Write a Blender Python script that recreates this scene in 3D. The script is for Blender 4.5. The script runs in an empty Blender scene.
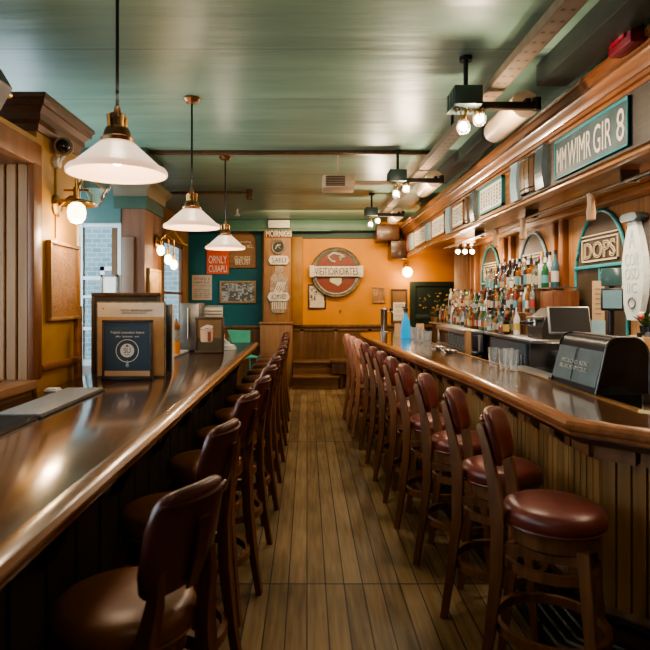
import bpy, bmesh, math, random
from mathutils import Vector, Matrix
random.seed(7)
C = bpy.context.scene.collection
PI = math.pi
H = 1.6; F = 583.0; VX = 307.0; VY = 300.0
def X(px, d): return (px - VX) * d / F
def Z(py, d): return H - (py - VY) * d / F

# ------------------------------------------------------------------ materials
def _nt(name):
    m = bpy.data.materials.new(name); m.use_nodes = True
    nt = m.node_tree; b = nt.nodes['Principled BSDF']
    return m, nt, b
def _n(nt, t, **kw):
    n = nt.nodes.new(t)
    for k, v in kw.items(): setattr(n, k, v)
    return n
def rgba(c): return (c[0], c[1], c[2], 1)
def ramp(nt, fac, stops):
    r = _n(nt, 'ShaderNodeValToRGB')
    while len(r.color_ramp.elements) < len(stops): r.color_ramp.elements.new(0.5)
    for e, (p, c) in zip(r.color_ramp.elements, stops): e.position = p; e.color = rgba(c)
    nt.links.new(fac, r.inputs[0]); return r
def plain(name, col, rough=0.5, metal=0, noise=0.12, nscale=6, bump=0.0, spec=0.5, coat=0, trans=0, emit=None, es=0, ior=1.45):
    m, nt, b = _nt(name)
    b.inputs['Roughness'].default_value = rough; b.inputs['Metallic'].default_value = metal
    b.inputs['Specular IOR Level'].default_value = spec; b.inputs['Coat Weight'].default_value = coat
    b.inputs['Transmission Weight'].default_value = trans; b.inputs['IOR'].default_value = ior
    b.inputs['Base Color'].default_value = rgba(col)
    if emit: b.inputs['Emission Color'].default_value = rgba(emit); b.inputs['Emission Strength'].default_value = es
    if noise > 0:
        tc = _n(nt, 'ShaderNodeTexCoord'); no = _n(nt, 'ShaderNodeTexNoise')
        no.inputs['Scale'].default_value = nscale; no.inputs['Detail'].default_value = 5
        nt.links.new(tc.outputs['Object'], no.inputs['Vector'])
        lo = [c * (1 - noise) for c in col]; hi = [min(1, c * (1 + noise)) for c in col]
        r = ramp(nt, no.outputs['Fac'], [(0.3, lo), (0.7, hi)])
        nt.links.new(r.outputs[0], b.inputs['Base Color'])
        if bump:
            bp = _n(nt, 'ShaderNodeBump'); bp.inputs['Strength'].default_value = bump; bp.inputs['Distance'].default_value = 0.01
            nt.links.new(no.outputs['Fac'], bp.inputs['Height']); nt.links.new(bp.outputs[0], b.inputs['Normal'])
    return m
def wood(name, c1, c2, axis='Z', scale=7, rough=0.4, coat=0.0, bump=0.08, big=0.5):
    m, nt, b = _nt(name)
    tc = _n(nt, 'ShaderNodeTexCoord'); mp = _n(nt, 'ShaderNodeMapping')
    s = [scale] * 3; s['XYZ'.index(axis)] = scale * 0.07
    mp.inputs['Scale'].default_value = s
    nt.links.new(tc.outputs['Object'], mp.inputs['Vector'])
    no = _n(nt, 'ShaderNodeTexNoise'); no.inputs['Scale'].default_value = 2.2; no.inputs['Detail'].default_value = 7
    no.inputs['Distortion'].default_value = 0.7
    nt.links.new(mp.outputs[0], no.inputs['Vector'])
    n2 = _n(nt, 'ShaderNodeTexNoise'); n2.inputs['Scale'].default_value = 1.6; nt.links.new(tc.outputs['Object'], n2.inputs['Vector'])
    mx = _n(nt, 'ShaderNodeMath', operation='MULTIPLY_ADD'); mx.inputs[1].default_value = big
    nt.links.new(n2.outputs['Fac'], mx.inputs[0]); 
    m2 = _n(nt, 'ShaderNodeMath', operation='MULTIPLY'); m2.inputs[1].default_value = 1 - big * 0.5
    nt.links.new(no.outputs['Fac'], m2.inputs[0]); nt.links.new(m2.outputs[0], mx.inputs[2])
    mid = [(a + c) / 2 for a, c in zip(c1, c2)]
    r = ramp(nt, mx.outputs[0], [(0.42, c1), (0.6, mid), (0.78, c2)])
    nt.links.new(r.outputs[0], b.inputs['Base Color'])
    b.inputs['Roughness'].default_value = rough; b.inputs['Coat Weight'].default_value = coat; b.inputs['Coat Roughness'].default_value = 0.12
    bp = _n(nt, 'ShaderNodeBump'); bp.inputs['Strength'].default_value = bump; bp.inputs['Distance'].default_value = 0.005
    nt.links.new(no.outputs['Fac'], bp.inputs['Height']); nt.links.new(bp.outputs[0], b.inputs['Normal'])
    return m
def floor_mat():
    m, nt, b = _nt('floor_boards')
    tc = _n(nt, 'ShaderNodeTexCoord'); sp = _n(nt, 'ShaderNodeSeparateXYZ'); nt.links.new(tc.outputs['Object'], sp.inputs[0])
    def M(op, a, c=None, d=None):
        n = _n(nt, 'ShaderNodeMath', operation=op)
        for i, v in enumerate((a, c, d)):
            if v is None: continue
            if isinstance(v, (int, float)): n.inputs[i].default_value = v
            else: nt.links.new(v, n.inputs[i])
        return n.outputs[0]
    xs = M('MULTIPLY', sp.outputs[0], 9.6); idx = M('FLOOR', xs); fx = M('FRACT', xs)
    ys = M('ADD', M('MULTIPLY', sp.outputs[1], 1 / 3.3), 0.006); iy = M('FLOOR', ys); fy = M('FRACT', ys)
    cv = _n(nt, 'ShaderNodeCombineXYZ'); nt.links.new(idx, cv.inputs[0]); nt.links.new(iy, cv.inputs[1])
    wn = _n(nt, 'ShaderNodeTexWhiteNoise'); nt.links.new(cv.outputs[0], wn.inputs[0])
    gx = M('LESS_THAN', M('ABSOLUTE', M('SUBTRACT', fx, 0.5)), 0.468)
    gy = M('GREATER_THAN', fy, 0.0035)
    gap = M('MULTIPLY', gx, gy)
    mp = _n(nt, 'ShaderNodeMapping'); mp.inputs['Scale'].default_value = (26, 1.6, 1); nt.links.new(tc.outputs['Object'], mp.inputs['Vector'])
    no = _n(nt, 'ShaderNodeTexNoise'); no.inputs['Scale'].default_value = 1.5; no.inputs['Detail'].default_value = 8; nt.links.new(mp.outputs[0], no.inputs['Vector'])
    nb = _n(nt, 'ShaderNodeTexNoise'); nb.inputs['Scale'].default_value = 1.8; nb.inputs['Detail'].default_value = 6; nt.links.new(tc.outputs['Object'], nb.inputs['Vector'])
    f = M('ADD', M('ADD', M('MULTIPLY', wn.outputs['Value'], 0.22), M('MULTIPLY', no.outputs['Fac'], 0.5)), M('MULTIPLY', nb.outputs['Fac'], 0.45))
    r = ramp(nt, f, [(0.38, (0.085, 0.052, 0.022)), (0.58, (0.21, 0.14, 0.066)), (0.80, (0.34, 0.245, 0.13))])
    mx = _n(nt, 'ShaderNodeMix', data_type='RGBA'); nt.links.new(gap, mx.inputs[0])
    mx.inputs[6].default_value = (0.018, 0.012, 0.007, 1); nt.links.new(r.outputs[0], mx.inputs[7])
    nt.links.new(mx.outputs[2], b.inputs['Base Color'])
    rr = M('ADD', M('MULTIPLY', nb.outputs['Fac'], 0.3), 0.36); nt.links.new(rr, b.inputs['Roughness'])
    bp = _n(nt, 'ShaderNodeBump'); bp.inputs['Strength'].default_value = 0.5; bp.inputs['Distance'].default_value = 0.006
    hh = M('ADD', gap, M('MULTIPLY', no.outputs['Fac'], 0.15)); nt.links.new(hh, bp.inputs['Height']); nt.links.new(bp.outputs[0], b.inputs['Normal'])
    return m
def ceiling_mat():
    m, nt, b = _nt('ceiling_paint')
    tc = _n(nt, 'ShaderNodeTexCoord'); sp = _n(nt, 'ShaderNodeSeparateXYZ'); nt.links.new(tc.outputs['Object'], sp.inputs[0])
    mp = _n(nt, 'ShaderNodeMapping'); mp.inputs['Scale'].default_value = (0.6, 4, 1); nt.links.new(tc.outputs['Object'], mp.inputs['Vector'])
    no = _n(nt, 'ShaderNodeTexNoise'); no.inputs['Scale'].default_value = 1.5; no.inputs['Detail'].default_value = 6; nt.links.new(mp.outputs[0], no.inputs['Vector'])
    mu = _n(nt, 'ShaderNodeMath', operation='MULTIPLY'); mu.inputs[1].default_value = 1.15; nt.links.new(sp.outputs[1], mu.inputs[0])
    fr = _n(nt, 'ShaderNodeMath', operation='FRACT'); nt.links.new(mu.outputs[0], fr.inputs[0])
    lt = _n(nt, 'ShaderNodeMath', operation='GREATER_THAN'); lt.inputs[1].default_value = 0.018; nt.links.new(fr.outputs[0], lt.inputs[0])
    r = ramp(nt, no.outputs['Fac'], [(0.3, (0.165, 0.275, 0.21)), (0.7, (0.225, 0.35, 0.265))])
    mx = _n(nt, 'ShaderNodeMix', data_type='RGBA'); nt.links.new(lt.outputs[0], mx.inputs[0])
    mx.inputs[6].default_value = (0.13, 0.21, 0.165, 1); nt.links.new(r.outputs[0], mx.inputs[7])
    nt.links.new(mx.outputs[2], b.inputs['Base Color']); b.inputs['Roughness'].default_value = 0.36
    bp = _n(nt, 'ShaderNodeBump'); bp.inputs['Strength'].default_value = 0.25; bp.inputs['Distance'].default_value = 0.03
    nt.links.new(no.outputs['Fac'], bp.inputs['Height']); nt.links.new(bp.outputs[0], b.inputs['Normal'])
    return m
def brick_mat(name, c1, c2, mortar, scale=4):
    m, nt, b = _nt(name)
    tc = _n(nt, 'ShaderNodeTexCoord'); mp = _n(nt, 'ShaderNodeMapping'); mp.inputs['Rotation'].default_value = (PI / 2, 0, 0)
    nt.links.new(tc.outputs['Object'], mp.inputs['Vector'])
    br = _n(nt, 'ShaderNodeTexBrick'); br.inputs['Scale'].default_value = scale
    br.inputs['Color1'].default_value = rgba(c1); br.inputs['Color2'].default_value = rgba(c2); br.inputs['Mortar'].default_value = rgba(mortar)
    nt.links.new(mp.outputs[0], br.inputs['Vector']); nt.links.new(br.outputs['Color'], b.inputs['Base Color']); b.inputs['Roughness'].default_value = 0.8
    return m
def print_mat(name, cols, scale=18, rough=0.45):
    # a printed picture: blotchy cells of several inks
    m, nt, b = _nt(name)
    tc = _n(nt, 'ShaderNodeTexCoord'); outs = []
    for f, st in ((0.35, (1.0, 1.0, 0.8)), (1.6, (1.0, 1.0, 1.7))):
        mp = _n(nt, 'ShaderNodeVectorMath', operation='MULTIPLY'); mp.inputs[1].default_value = [scale * f * q for q in st]; nt.links.new(tc.outputs['Object'], mp.inputs[0])
        fl = _n(nt, 'ShaderNodeVectorMath', operation='FLOOR'); nt.links.new(mp.outputs[0], fl.inputs[0])
        wn = _n(nt, 'ShaderNodeTexWhiteNoise'); nt.links.new(fl.outputs[0], wn.inputs[0]); outs.append(wn.outputs['Value'])
    sp = _n(nt, 'ShaderNodeMix'); sp.inputs[0].default_value = 0.42
    nt.links.new(outs[0], sp.inputs[2]); nt.links.new(outs[1], sp.inputs[3])
    k = len(cols); r = ramp(nt, sp.outputs[0], [((i + 0.5) / k, c) for i, c in enumerate(cols)]); r.color_ramp.interpolation = 'CONSTANT'
    nt.links.new(r.outputs[0], b.inputs['Base Color']); b.inputs['Roughness'].default_value = rough
    return m
def emis(name, col, s, base=(0.8, 0.75, 0.7)):
    return plain(name, base, 0.35, noise=0, emit=col, es=s)
def leather(name, col):
    m, nt, b = _nt(name)
    tc = _n(nt, 'ShaderNodeTexCoord')
    no = _n(nt, 'ShaderNodeTexNoise'); no.inputs['Scale'].default_value = 7; no.inputs['Detail'].default_value = 4; nt.links.new(tc.outputs['Object'], no.inputs['Vector'])
    r = ramp(nt, no.outputs['Fac'], [(0.3, [c * 0.72 for c in col]), (0.7, [c * 1.2 for c in col])]); nt.links.new(r.outputs[0], b.inputs['Base Color'])
    vo = _n(nt, 'ShaderNodeTexVoronoi'); vo.inputs['Scale'].default_value = 220; nt.links.new(tc.outputs['Object'], vo.inputs['Vector'])
    bp = _n(nt, 'ShaderNodeBump'); bp.inputs['Strength'].default_value = 0.12; bp.inputs['Distance'].default_value = 0.002
    nt.links.new(vo.outputs['Distance'], bp.inputs['Height']); nt.links.new(bp.outputs[0], b.inputs['Normal'])
    b.inputs['Roughness'].default_value = 0.36; b.inputs['Coat Weight'].default_value = 0.15; b.inputs['Coat Roughness'].default_value = 0.3
    return m

M = {}
M['floor'] = floor_mat(); M['ceiling'] = ceiling_mat()
M['green'] = plain('green_paint', (0.075, 0.16, 0.12), 0.42, noise=0.15, nscale=3, bump=0.1)
M['beam_shadow'] = plain('beam_shadow_green', (0.012, 0.05, 0.042), 0.5)
M['teal_wall'] = plain('teal_wall_paint', (0.003, 0.095, 0.105), 0.5, noise=0.2, nscale=2, bump=0.05)
M['teal'] = plain('teal_paint', (0.03, 0.24, 0.25), 0.4)
M['paleblue'] = plain('pale_blue_paint', (0.30, 0.45, 0.48), 0.45)
M['orange'] = plain('orange_wall_paint', (0.58, 0.235, 0.018), 0.55, noise=0.12, nscale=1.6, bump=0.06)
M['ochre'] = plain('ochre_wall_paint', (0.40, 0.225, 0.06), 0.5, noise=0.2, nscale=2.5, bump=0.06)
M['wainscot'] = wood('wainscot_wood', (0.075, 0.034, 0.012), (0.19, 0.095, 0.036), 'Z', 9, 0.4)
M['post_wood'] = wood('weathered_orange_wood', (0.19, 0.09, 0.035), (0.36, 0.19, 0.085), 'Z', 8, 0.55)
M['var_wood_y'] = wood('varnished_wood_lengthwise', (0.22, 0.085, 0.028), (0.46, 0.20, 0.07), 'Y', 8, 0.3, 0.3)
M['var_wood_z'] = wood('varnished_wood_upright', (0.26, 0.11, 0.04), (0.52, 0.26, 0.105), 'Z', 6, 0.4, 0.15)
M['dark_wood_z'] = wood('dark_wood_upright', (0.045, 0.018, 0.008), (0.12, 0.05, 0.02), 'Z', 8, 0.35, 0.2)
M['dark_wood_y'] = wood('dark_wood_lengthwise', (0.05, 0.02, 0.009), (0.13, 0.055, 0.022), 'Y', 8, 0.35, 0.2)
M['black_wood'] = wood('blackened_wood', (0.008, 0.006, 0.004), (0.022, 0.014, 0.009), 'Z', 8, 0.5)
M['grey_board'] = wood('grey_fascia_board', (0.05, 0.04, 0.032), (0.10, 0.08, 0.06), 'Y', 10, 0.5)
M['counter'] = wood('counter_top_wood', (0.045, 0.020, 0.009), (0.15, 0.068, 0.028), 'Y', 7, 0.2, 1.0, 0.14)
M['nosing'] = wood('counter_nosing_wood', (0.13, 0.055, 0.02), (0.27, 0.12, 0.042), 'Y', 9, 0.26, 0.5, 0.03)
M['panel_slat'] = wood('bar_front_slats', (0.16, 0.085, 0.03), (0.44, 0.25, 0.095), 'Z', 7, 0.38, 0.15)
M['bead'] = wood('beadboard_pale_wood', (0.25, 0.125, 0.05), (0.40, 0.225, 0.10), 'Z', 8, 0.45)
M['stool_wood'] = wood('stool_wood', (0.10, 0.04, 0.014), (0.26, 0.11, 0.037), 'Z', 14, 0.48, 0.0)
M['red_leather'] = leather('oxblood_leather', (0.155, 0.036, 0.024))
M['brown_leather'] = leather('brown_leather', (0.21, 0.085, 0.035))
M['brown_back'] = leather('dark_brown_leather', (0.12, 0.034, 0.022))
M['pink_leather'] = leather('salmon_leather', (0.80, 0.40, 0.32))
M['brass'] = plain('aged_brass', (0.42, 0.26, 0.10), 0.3, 1, noise=0.2)
M['bronze'] = plain('bronze_cap', (0.26, 0.14, 0.075), 0.35, 0.9, noise=0.2)
M['steel'] = plain('stainless_steel', (0.52, 0.52, 0.51), 0.28, 1, noise=0.1, nscale=3)
M['steel_dk'] = plain('dull_dark_steel', (0.13, 0.135, 0.14), 0.35, 0.9, noise=0.2, nscale=3)
M['slate'] = plain('slate_blue_enamel', (0.065, 0.078, 0.09), 0.3, 0.2)
M['black'] = plain('black_plastic', (0.012, 0.012, 0.013), 0.35)
M['black_gloss'] = plain('black_gloss_enamel', (0.006, 0.006, 0.007), 0.1, coat=0.6)
M['gunmetal'] = plain('gunmetal_green_enamel', (0.12, 0.155, 0.16), 0.26, 0.2, noise=0.15)
M['rubber'] = plain('black_rubber', (0.035, 0.035, 0.036), 0.5)
M['mat_grey'] = plain('grey_ribbed_mat', (0.22, 0.225, 0.22), 0.45, nscale=60, bump=0.4)
M['white'] = plain('white_paint', (0.72, 0.70, 0.66), 0.5)
M['offwhite'] = plain('off_white_paper', (0.62, 0.58, 0.50), 0.6)
M['cream'] = plain('cream_enamel', (0.60, 0.44, 0.30), 0.4)
M['cream_letter'] = plain('cream_letter_paint', (0.74, 0.64, 0.50), 0.5)
M['tan_paper'] = plain('tan_paper', (0.52, 0.35, 0.20), 0.65)
M['ink'] = plain('black_ink', (0.03, 0.028, 0.026), 0.6)
M['greyink'] = plain('grey_ink', (0.16, 0.15, 0.14), 0.6)
M['navy'] = plain('navy_sign_board', (0.035, 0.062, 0.095), 0.45)
M['sign_slate'] = plain('slate_sign_board', (0.085, 0.115, 0.115), 0.5, noise=0.3, nscale=5)
M['red_poster'] = plain('red_poster_ink', (0.60, 0.09, 0.03), 0.55)
M['rust'] = print_mat('rust_red_roundel', [(0.15, 0.026, 0.010), (0.19, 0.036, 0.013), (0.13, 0.022, 0.010), (0.23, 0.055, 0.02)], 60)
M['roundel_rim'] = plain('weathered_grey_rim', (0.20, 0.185, 0.15), 0.5, 0.3, noise=0.45, nscale=20)
M['frame_dk'] = wood('dark_picture_frame', (0.035, 0.018, 0.010), (0.08, 0.04, 0.02), 'Z', 14, 0.4)
M['frame_gold'] = wood('gilt_brown_frame', (0.22, 0.12, 0.045), (0.38, 0.22, 0.09), 'Z', 14, 0.4)
M['old_plan'] = print_mat('brown_plan_print', [(0.30, 0.15, 0.06), (0.38, 0.20, 0.085), (0.22, 0.10, 0.04), (0.34, 0.175, 0.07), (0.26, 0.125, 0.05)], 70)
M['mono'] = print_mat('monochrome_print', [(0.08, 0.085, 0.08), (0.30, 0.32, 0.30), (0.16, 0.17, 0.16), (0.42, 0.44, 0.42)], 16)
M['comic'] = print_mat('cream_cartoon_print', [(0.60, 0.52, 0.42), (0.56, 0.48, 0.38), (0.10, 0.09, 0.09), (0.62, 0.54, 0.44)], 22)
M['carved'] = print_mat('carved_picture', [(0.28, 0.13, 0.06), (0.42, 0.25, 0.12), (0.20, 0.09, 0.04)], 26)
M['ornate'] = print_mat('silvered_relief', [(0.34, 0.28, 0.21), (0.20, 0.12, 0.065), (0.42, 0.36, 0.29), (0.25, 0.14, 0.07)], 60)
M['brown_art'] = plain('brown_advert_ground', (0.20, 0.105, 0.045), 0.35)
M['olive_art'] = plain('dark_olive_ground', (0.07, 0.055, 0.028), 0.35)
M['door_green'] = plain('very_dark_green_paint', (0.014, 0.026, 0.016), 0.4)
M['gold'] = plain('gold_leaf', (0.55, 0.36, 0.13), 0.45, 0.4)
M['turq'] = plain('turquoise_paint', (0.10, 0.55, 0.45), 0.4)
M['red'] = plain('alarm_red_plastic', (0.16, 0.008, 0.018), 0.35)
M['plate_glass'] = plain('window_glass', (0.92, 0.97, 1.0), 0.02, noise=0, trans=1.0, ior=1.05)
M['clear'] = plain('clear_glass', (0.95, 0.97, 0.96), 0.03, noise=0, trans=0.92, ior=1.3)
M['mirror'] = plain('smoked_arch_panel', (0.055, 0.034, 0.018), 0.5, 0.0, noise=0.3, nscale=2)
M['screen'] = plain('dim_grey_screen', (0.03, 0.028, 0.026), 0.6, spec=0.2)
M['blueglass'] = plain('glowing_blue_glass', (0.02, 0.32, 0.55), 0.06, noise=0, trans=0.2, emit=(0.02, 0.42, 0.75), es=0.34)  # weak emission makes the bottle look lit though it is no lamp
M['shade'] = emis('frosted_shade_glass', (1.0, 0.66, 0.42), 0.8, (0.50, 0.33, 0.22))
def _shade():
    m = M['shade']; nt = m.node_tree; b = nt.nodes['Principled BSDF']
    tc = _n(nt, 'ShaderNodeTexCoord'); sp = _n(nt, 'ShaderNodeSeparateXYZ'); nt.links.new(tc.outputs['Object'], sp.inputs[0])
    mr = _n(nt, 'ShaderNodeMapRange'); mr.inputs[1].default_value = 0.0; mr.inputs[2].default_value = 0.17; nt.links.new(sp.outputs[2], mr.inputs[0])
    r = ramp(nt, mr.outputs[0], [(0.0, (1.0, 0.56, 0.34)), (0.16, (0.85, 0.50, 0.32)), (0.5, (1.0, 0.80, 0.60)), (0.8, (1.0, 0.80, 0.60)), (1.0, (0.8, 0.46, 0.26))])  # glow gradient painted into the emission: peach rim and top, brighter middle
    nt.links.new(r.outputs[0], b.inputs['Emission Color'])
_shade()
M['bulb'] = emis('hot_bulb', (1.0, 0.78, 0.52), 14)
M['globe'] = emis('lit_globe', (1.0, 0.76, 0.45), 6)
M['lit_panel'] = emis('backlit_sign_panel', (1.0, 0.90, 0.68), 0.22, (0.66, 0.60, 0.48))
M['brick'] = brick_mat('pale_brick', (0.27, 0.35, 0.355), (0.19, 0.265, 0.27), (0.42, 0.50, 0.50), 2.2)
M['street'] = plain('street_paving', (0.30, 0.31, 0.32), 0.8)
M['winframe'] = plain('grey_window_paint', (0.50, 0.60, 0.62), 0.45)
M['leaf'] = plain('leaf_green', (0.04, 0.10, 0.03), 0.5)
M['card'] = plain('corrugated_card', (0.42, 0.25, 0.12), 0.7)
M['mirror_text'] = plain('cream_cutout_letters', (0.55, 0.44, 0.28), 0.5)
BOT = {
 'clear': plain('bottle_clear', (0.62, 0.66, 0.64), 0.05, noise=0, trans=0.8), 'amber': plain('bottle_amber', (0.34, 0.13, 0.03), 0.06, noise=0, trans=0.45),
 'green': plain('bottle_green', (0.03, 0.15, 0.06), 0.06, noise=0, trans=0.35), 'dark': plain('bottle_dark', (0.02, 0.014, 0.010), 0.08, noise=0),
 'blue': plain('bottle_blue', (0.10, 0.22, 0.26), 0.06, noise=0, trans=0.45), 'red': plain('bottle_red', (0.22, 0.035, 0.02), 0.08, noise=0, trans=0.2),
 'honey': plain('bottle_honey', (0.45, 0.27, 0.11), 0.06, noise=0, trans=0.5), 'white': plain('bottle_white', (0.50, 0.49, 0.46), 0.2, noise=0)}
CAP = {'black': M['black'], 'red': plain('cap_red', (0.25, 0.03, 0.02), 0.35, noise=0), 'gold': M['gold'], 'silver': M['steel'], 'white': M['white']}
LAB = {'white': plain('label_white', (0.52, 0.50, 0.46), 0.5, noise=0), 'cream': plain('label_cream', (0.46, 0.38, 0.27), 0.5, noise=0), 'black': M['ink'], 'red': plain('label_red', (0.30, 0.05, 0.03), 0.5, noise=0), 'teal': plain('label_teal', (0.10, 0.30, 0.32), 0.5, noise=0), 'yellow': plain('label_yellow', (0.45, 0.30, 0.09), 0.5, noise=0)}

# ------------------------------------------------------------------ mesh builder
class MB:
    def __init__(s): s.bm = bmesh.new()
    def box(s, x0, x1, y0, y1, z0, z1, bev=0.0, seg=2):
        b = s.bm
        v = [b.verts.new((x, y, z)) for x in (x0, x1) for y in (y0, y1) for z in (z0, z1)]
        fs = [b.faces.new([v[i] for i in q]) for q in ((0, 1, 3, 2), (4, 6, 7, 5), (0, 4, 5, 1), (2, 3, 7, 6), (0, 2, 6, 4), (1, 5, 7, 3))]
        if bev > 0:
            es = list({e for f in fs for e in f.edges})
            bmesh.ops.bevel(b, geom=es, offset=bev, segments=seg, profile=0.5, affect='EDGES')
        return s
    def loft(s, rings, closed=True, cap=True, wrap=False):
        b = s.bm; R = [[b.verts.new(p) for p in r] for r in rings]; n = len(R[0])
        pairs = list(zip(R, R[1:])) + ([(R[-1], R[0])] if wrap else [])
        for a, c in pairs:
            for i in range(n if closed else n - 1):
                j = (i + 1) % n
                try: b.faces.new((a[i], a[j], c[j], c[i]))
                except ValueError: pass
        if cap and not wrap:
            try: b.faces.new(list(reversed(R[0]))); b.faces.new(R[-1])
            except ValueError: pass
        return s
    def tube(s, pts, r, n=10, closed=False, ry=None, up=(0, 0, 1)):
        # ry: second half-width (rect/ellipse); r may be a list
        pts = [Vector(p) for p in pts]; k = len(pts); rings = []
        for i, p in enumerate(pts):
            if closed: t = pts[(i + 1) % k] - pts[i - 1]
            else: t = pts[min(i + 1, k - 1)] - pts[max(i - 1, 0)]
            t.normalize(); u = Vector(up)
            if abs(t.dot(u)) > 0.95: u = Vector((0, 1, 0)) if abs(t.y) < 0.9 else Vector((1, 0, 0))
            a = t.cross(u).normalized(); c = a.cross(t).normalized()
            rr = r[i] if isinstance(r, (list, tuple)) else r
            r2 = (ry[i] if isinstance(ry, (list, tuple)) else ry) if ry is not None else rr
            off = PI / 4 if n == 4 else 0; q = math.sqrt(2) if n == 4 else 1
            rings.append([p + a * (rr * q * math.cos(2 * PI * j / n + off)) + c * (r2 * q * math.sin(2 * PI * j / n + off)) for j in range(n)])
        return s.loft(rings, True, True, closed)
    def cyl(s, p0, p1, r0, r1=None, n=16): return s.tube([p0, p1], [r0, r0 if r1 is None else r1], n)
    def lathe(s, prof, c=(0, 0, 0), n=24, cap=True):
        rings = [[(c[0] + r * math.cos(2 * PI * j / n), c[1] + r * math.sin(2 * PI * j / n), c[2] + z) for j in range(n)] for r, z in prof]
        return s.loft(rings, True, cap)
    def sphere(s, c, r, n=16, sz=1.0):
        k = n // 2
        prof = [(max(1e-4, r * math.sin(PI * i / k)), -r * sz * math.cos(PI * i / k)) for i in range(k + 1)]
        return s.lathe(prof, c, n)
    def prism(s, poly, vec):
        a = [Vector(p) for p in poly]; v = Vector(vec)
        return s.loft([a, [p + v for p in a]], True, True)
    def sweep(s, path, prof, closed_prof=True):
        # path: XY polyline; prof: (outward offset to the right of travel, z)
        P = [Vector(p) for p in path]; N = []
        for i in range(len(P)):
            ds = []
            if i > 0: ds.append((P[i] - P[i - 1]).normalized())
            if i < len(P) - 1: ds.append((P[i + 1] - P[i]).normalized())
            ns = [Vector((d.y, -d.x)) for d in ds]
            if len(ns) == 2:
                m = (ns[0] + ns[1]).normalized(); N.append(m / max(0.35, m.dot(ns[0])))
            else: N.append(ns[0])
        rings = [[(p.x + n.x * o, p.y + n.y * o, z) for o, z in prof] for p, n in zip(P, N)]
        return s.loft(rings, closed_prof, closed_prof)
    def mesh_in(s, verts, faces):
        vs = [s.bm.verts.new(v) for v in verts]
        for f in faces:
            try: s.bm.faces.new([vs[i] for i in f])
            except ValueError: pass
        return s
    def text(s, txt, w, h, x=0, y=0, z=0, ext=0.002, fit=True, outline=0):
        # lettering in the XZ plane, facing -Y, centred on (x, z)
        v, f = text_geo(txt, outline)
        if not v: return s
        xs = [p[0] for p in v]; zs = [p[1] for p in v]
        sx = w / max(1e-6, max(xs) - min(xs)); sz = h / max(1e-6, max(zs) - min(zs))
        if not fit: sx = min(sx, sz * 1.15)
        cx = (max(xs) + min(xs)) / 2; cz = (max(zs) + min(zs)) / 2
        return s.mesh_in([((p[0] - cx) * sx + x, y - p[2] * ext, (p[1] - cz) * sz + z) for p in v], f)
    def build(s, name, mat, smooth=35):
        bmesh.ops.recalc_face_normals(s.bm, faces=s.bm.faces[:])
        me = bpy.data.meshes.new(name); s.bm.to_mesh(me); s.bm.free(); me.materials.append(mat)
        if smooth:
            me.shade_smooth(); me.set_sharp_from_angle(angle=math.radians(smooth))
        return me
_tx = {}
def text_geo(txt, outline=0):
    key = (txt, outline)
    if key in _tx: return _tx[key]
    cu = bpy.data.curves.new('t', 'FONT'); cu.body = txt; cu.extrude = 0.5; cu.size = 1.0; cu.resolution_u = 3
    if outline: cu.extrude = 0; cu.fill_mode = 'NONE'; cu.bevel_depth = outline; cu.bevel_resolution = 1
    o = bpy.data.objects.new('t', cu); C.objects.link(o)
    dg = bpy.context.evaluated_depsgraph_get(); me = bpy.data.meshes.new_from_object(o.evaluated_get(dg))
    v = [(p.co.x, p.co.y, 1.0 if p.co.z > 0 else -0.2) for p in me.vertices]; f = [tuple(p.vertices) for p in me.polygons]
    bpy.data.objects.remove(o); bpy.data.curves.remove(cu); bpy.data.meshes.remove(me)
    _tx[key] = (v, f); return _tx[key]

# ------------------------------------------------------------------ objects
def thing(name, label, cat, loc=(0, 0, 0), rotz=0.0, group=None):
    o = bpy.data.objects.new(name, None); C.objects.link(o); o.empty_display_size = 0.1
    o.location = loc; o.rotation_euler = (0, 0, rotz); o['label'] = label; o['category'] = cat
    if group: o['group'] = group
    return o
def part(name, mb, mat, parent, label=None, smooth=35, world=False, kind=None):
    me = mb.build(name, mat, smooth)
    if world:
        r = parent
        Mx = Matrix.Identity(4)
        while r is not None:
            Mx = (Matrix.Translation(r.location) @ Matrix.Rotation(r.rotation_euler.z, 4, 'Z')) @ Mx; r = r.parent
        me.transform(Mx.inverted())
    o = bpy.data.objects.new(name, me); C.objects.link(o); o.parent = parent
    if label: o['label'] = label
    if kind: o['kind'] = kind
    return o
def solo(name, mb, mat, label, cat, group=None, smooth=35):
    me = mb.build(name, mat, smooth)
    xs = [v.co.x for v in me.vertices]; ys = [v.co.y for v in me.vertices]; zs = [v.co.z for v in me.vertices]
    c = Vector(((min(xs) + max(xs)) / 2, (min(ys) + max(ys)) / 2, min(zs)))
    me.transform(Matrix.Translation(-c)); o = bpy.data.objects.new(name, me); C.objects.link(o); o.location = c
    o['label'] = label; o['category'] = cat
    if group: o['group'] = group
    return o
def struct(name, mb, mat, parent=None, smooth=35):
    me = mb.build(name, mat, smooth); o = bpy.data.objects.new(name, me); C.objects.link(o)
    if parent: o.parent = parent
    else: o['kind'] = 'structure'
    return o
def sempty(name, loc=(0, 0, 0)):
    o = bpy.data.objects.new(name, None); C.objects.link(o); o['kind'] = 'structure'; o.location = loc; return o
def dup(root, loc, rotz, label=None, group=None, mats=None):
    def cp(o, par):
        c = o.copy(); C.objects.link(c); c.parent = par
        for ch in list(o.children): cp(ch, c)
        return c
    r = cp(root, None); r.location = loc; r.rotation_euler = (0, 0, rotz)
    if label: r['label'] = label
    if group: r['group'] = group
    return r
ORD1 = ['', 'first', 'second', 'third', 'fourth', 'fifth', 'sixth', 'seventh', 'eighth', 'ninth', 'tenth', 'eleventh', 'twelfth', 'thirteenth', 'fourteenth', 'fifteenth', 'sixteenth', 'seventeenth', 'eighteenth', 'nineteenth']
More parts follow.
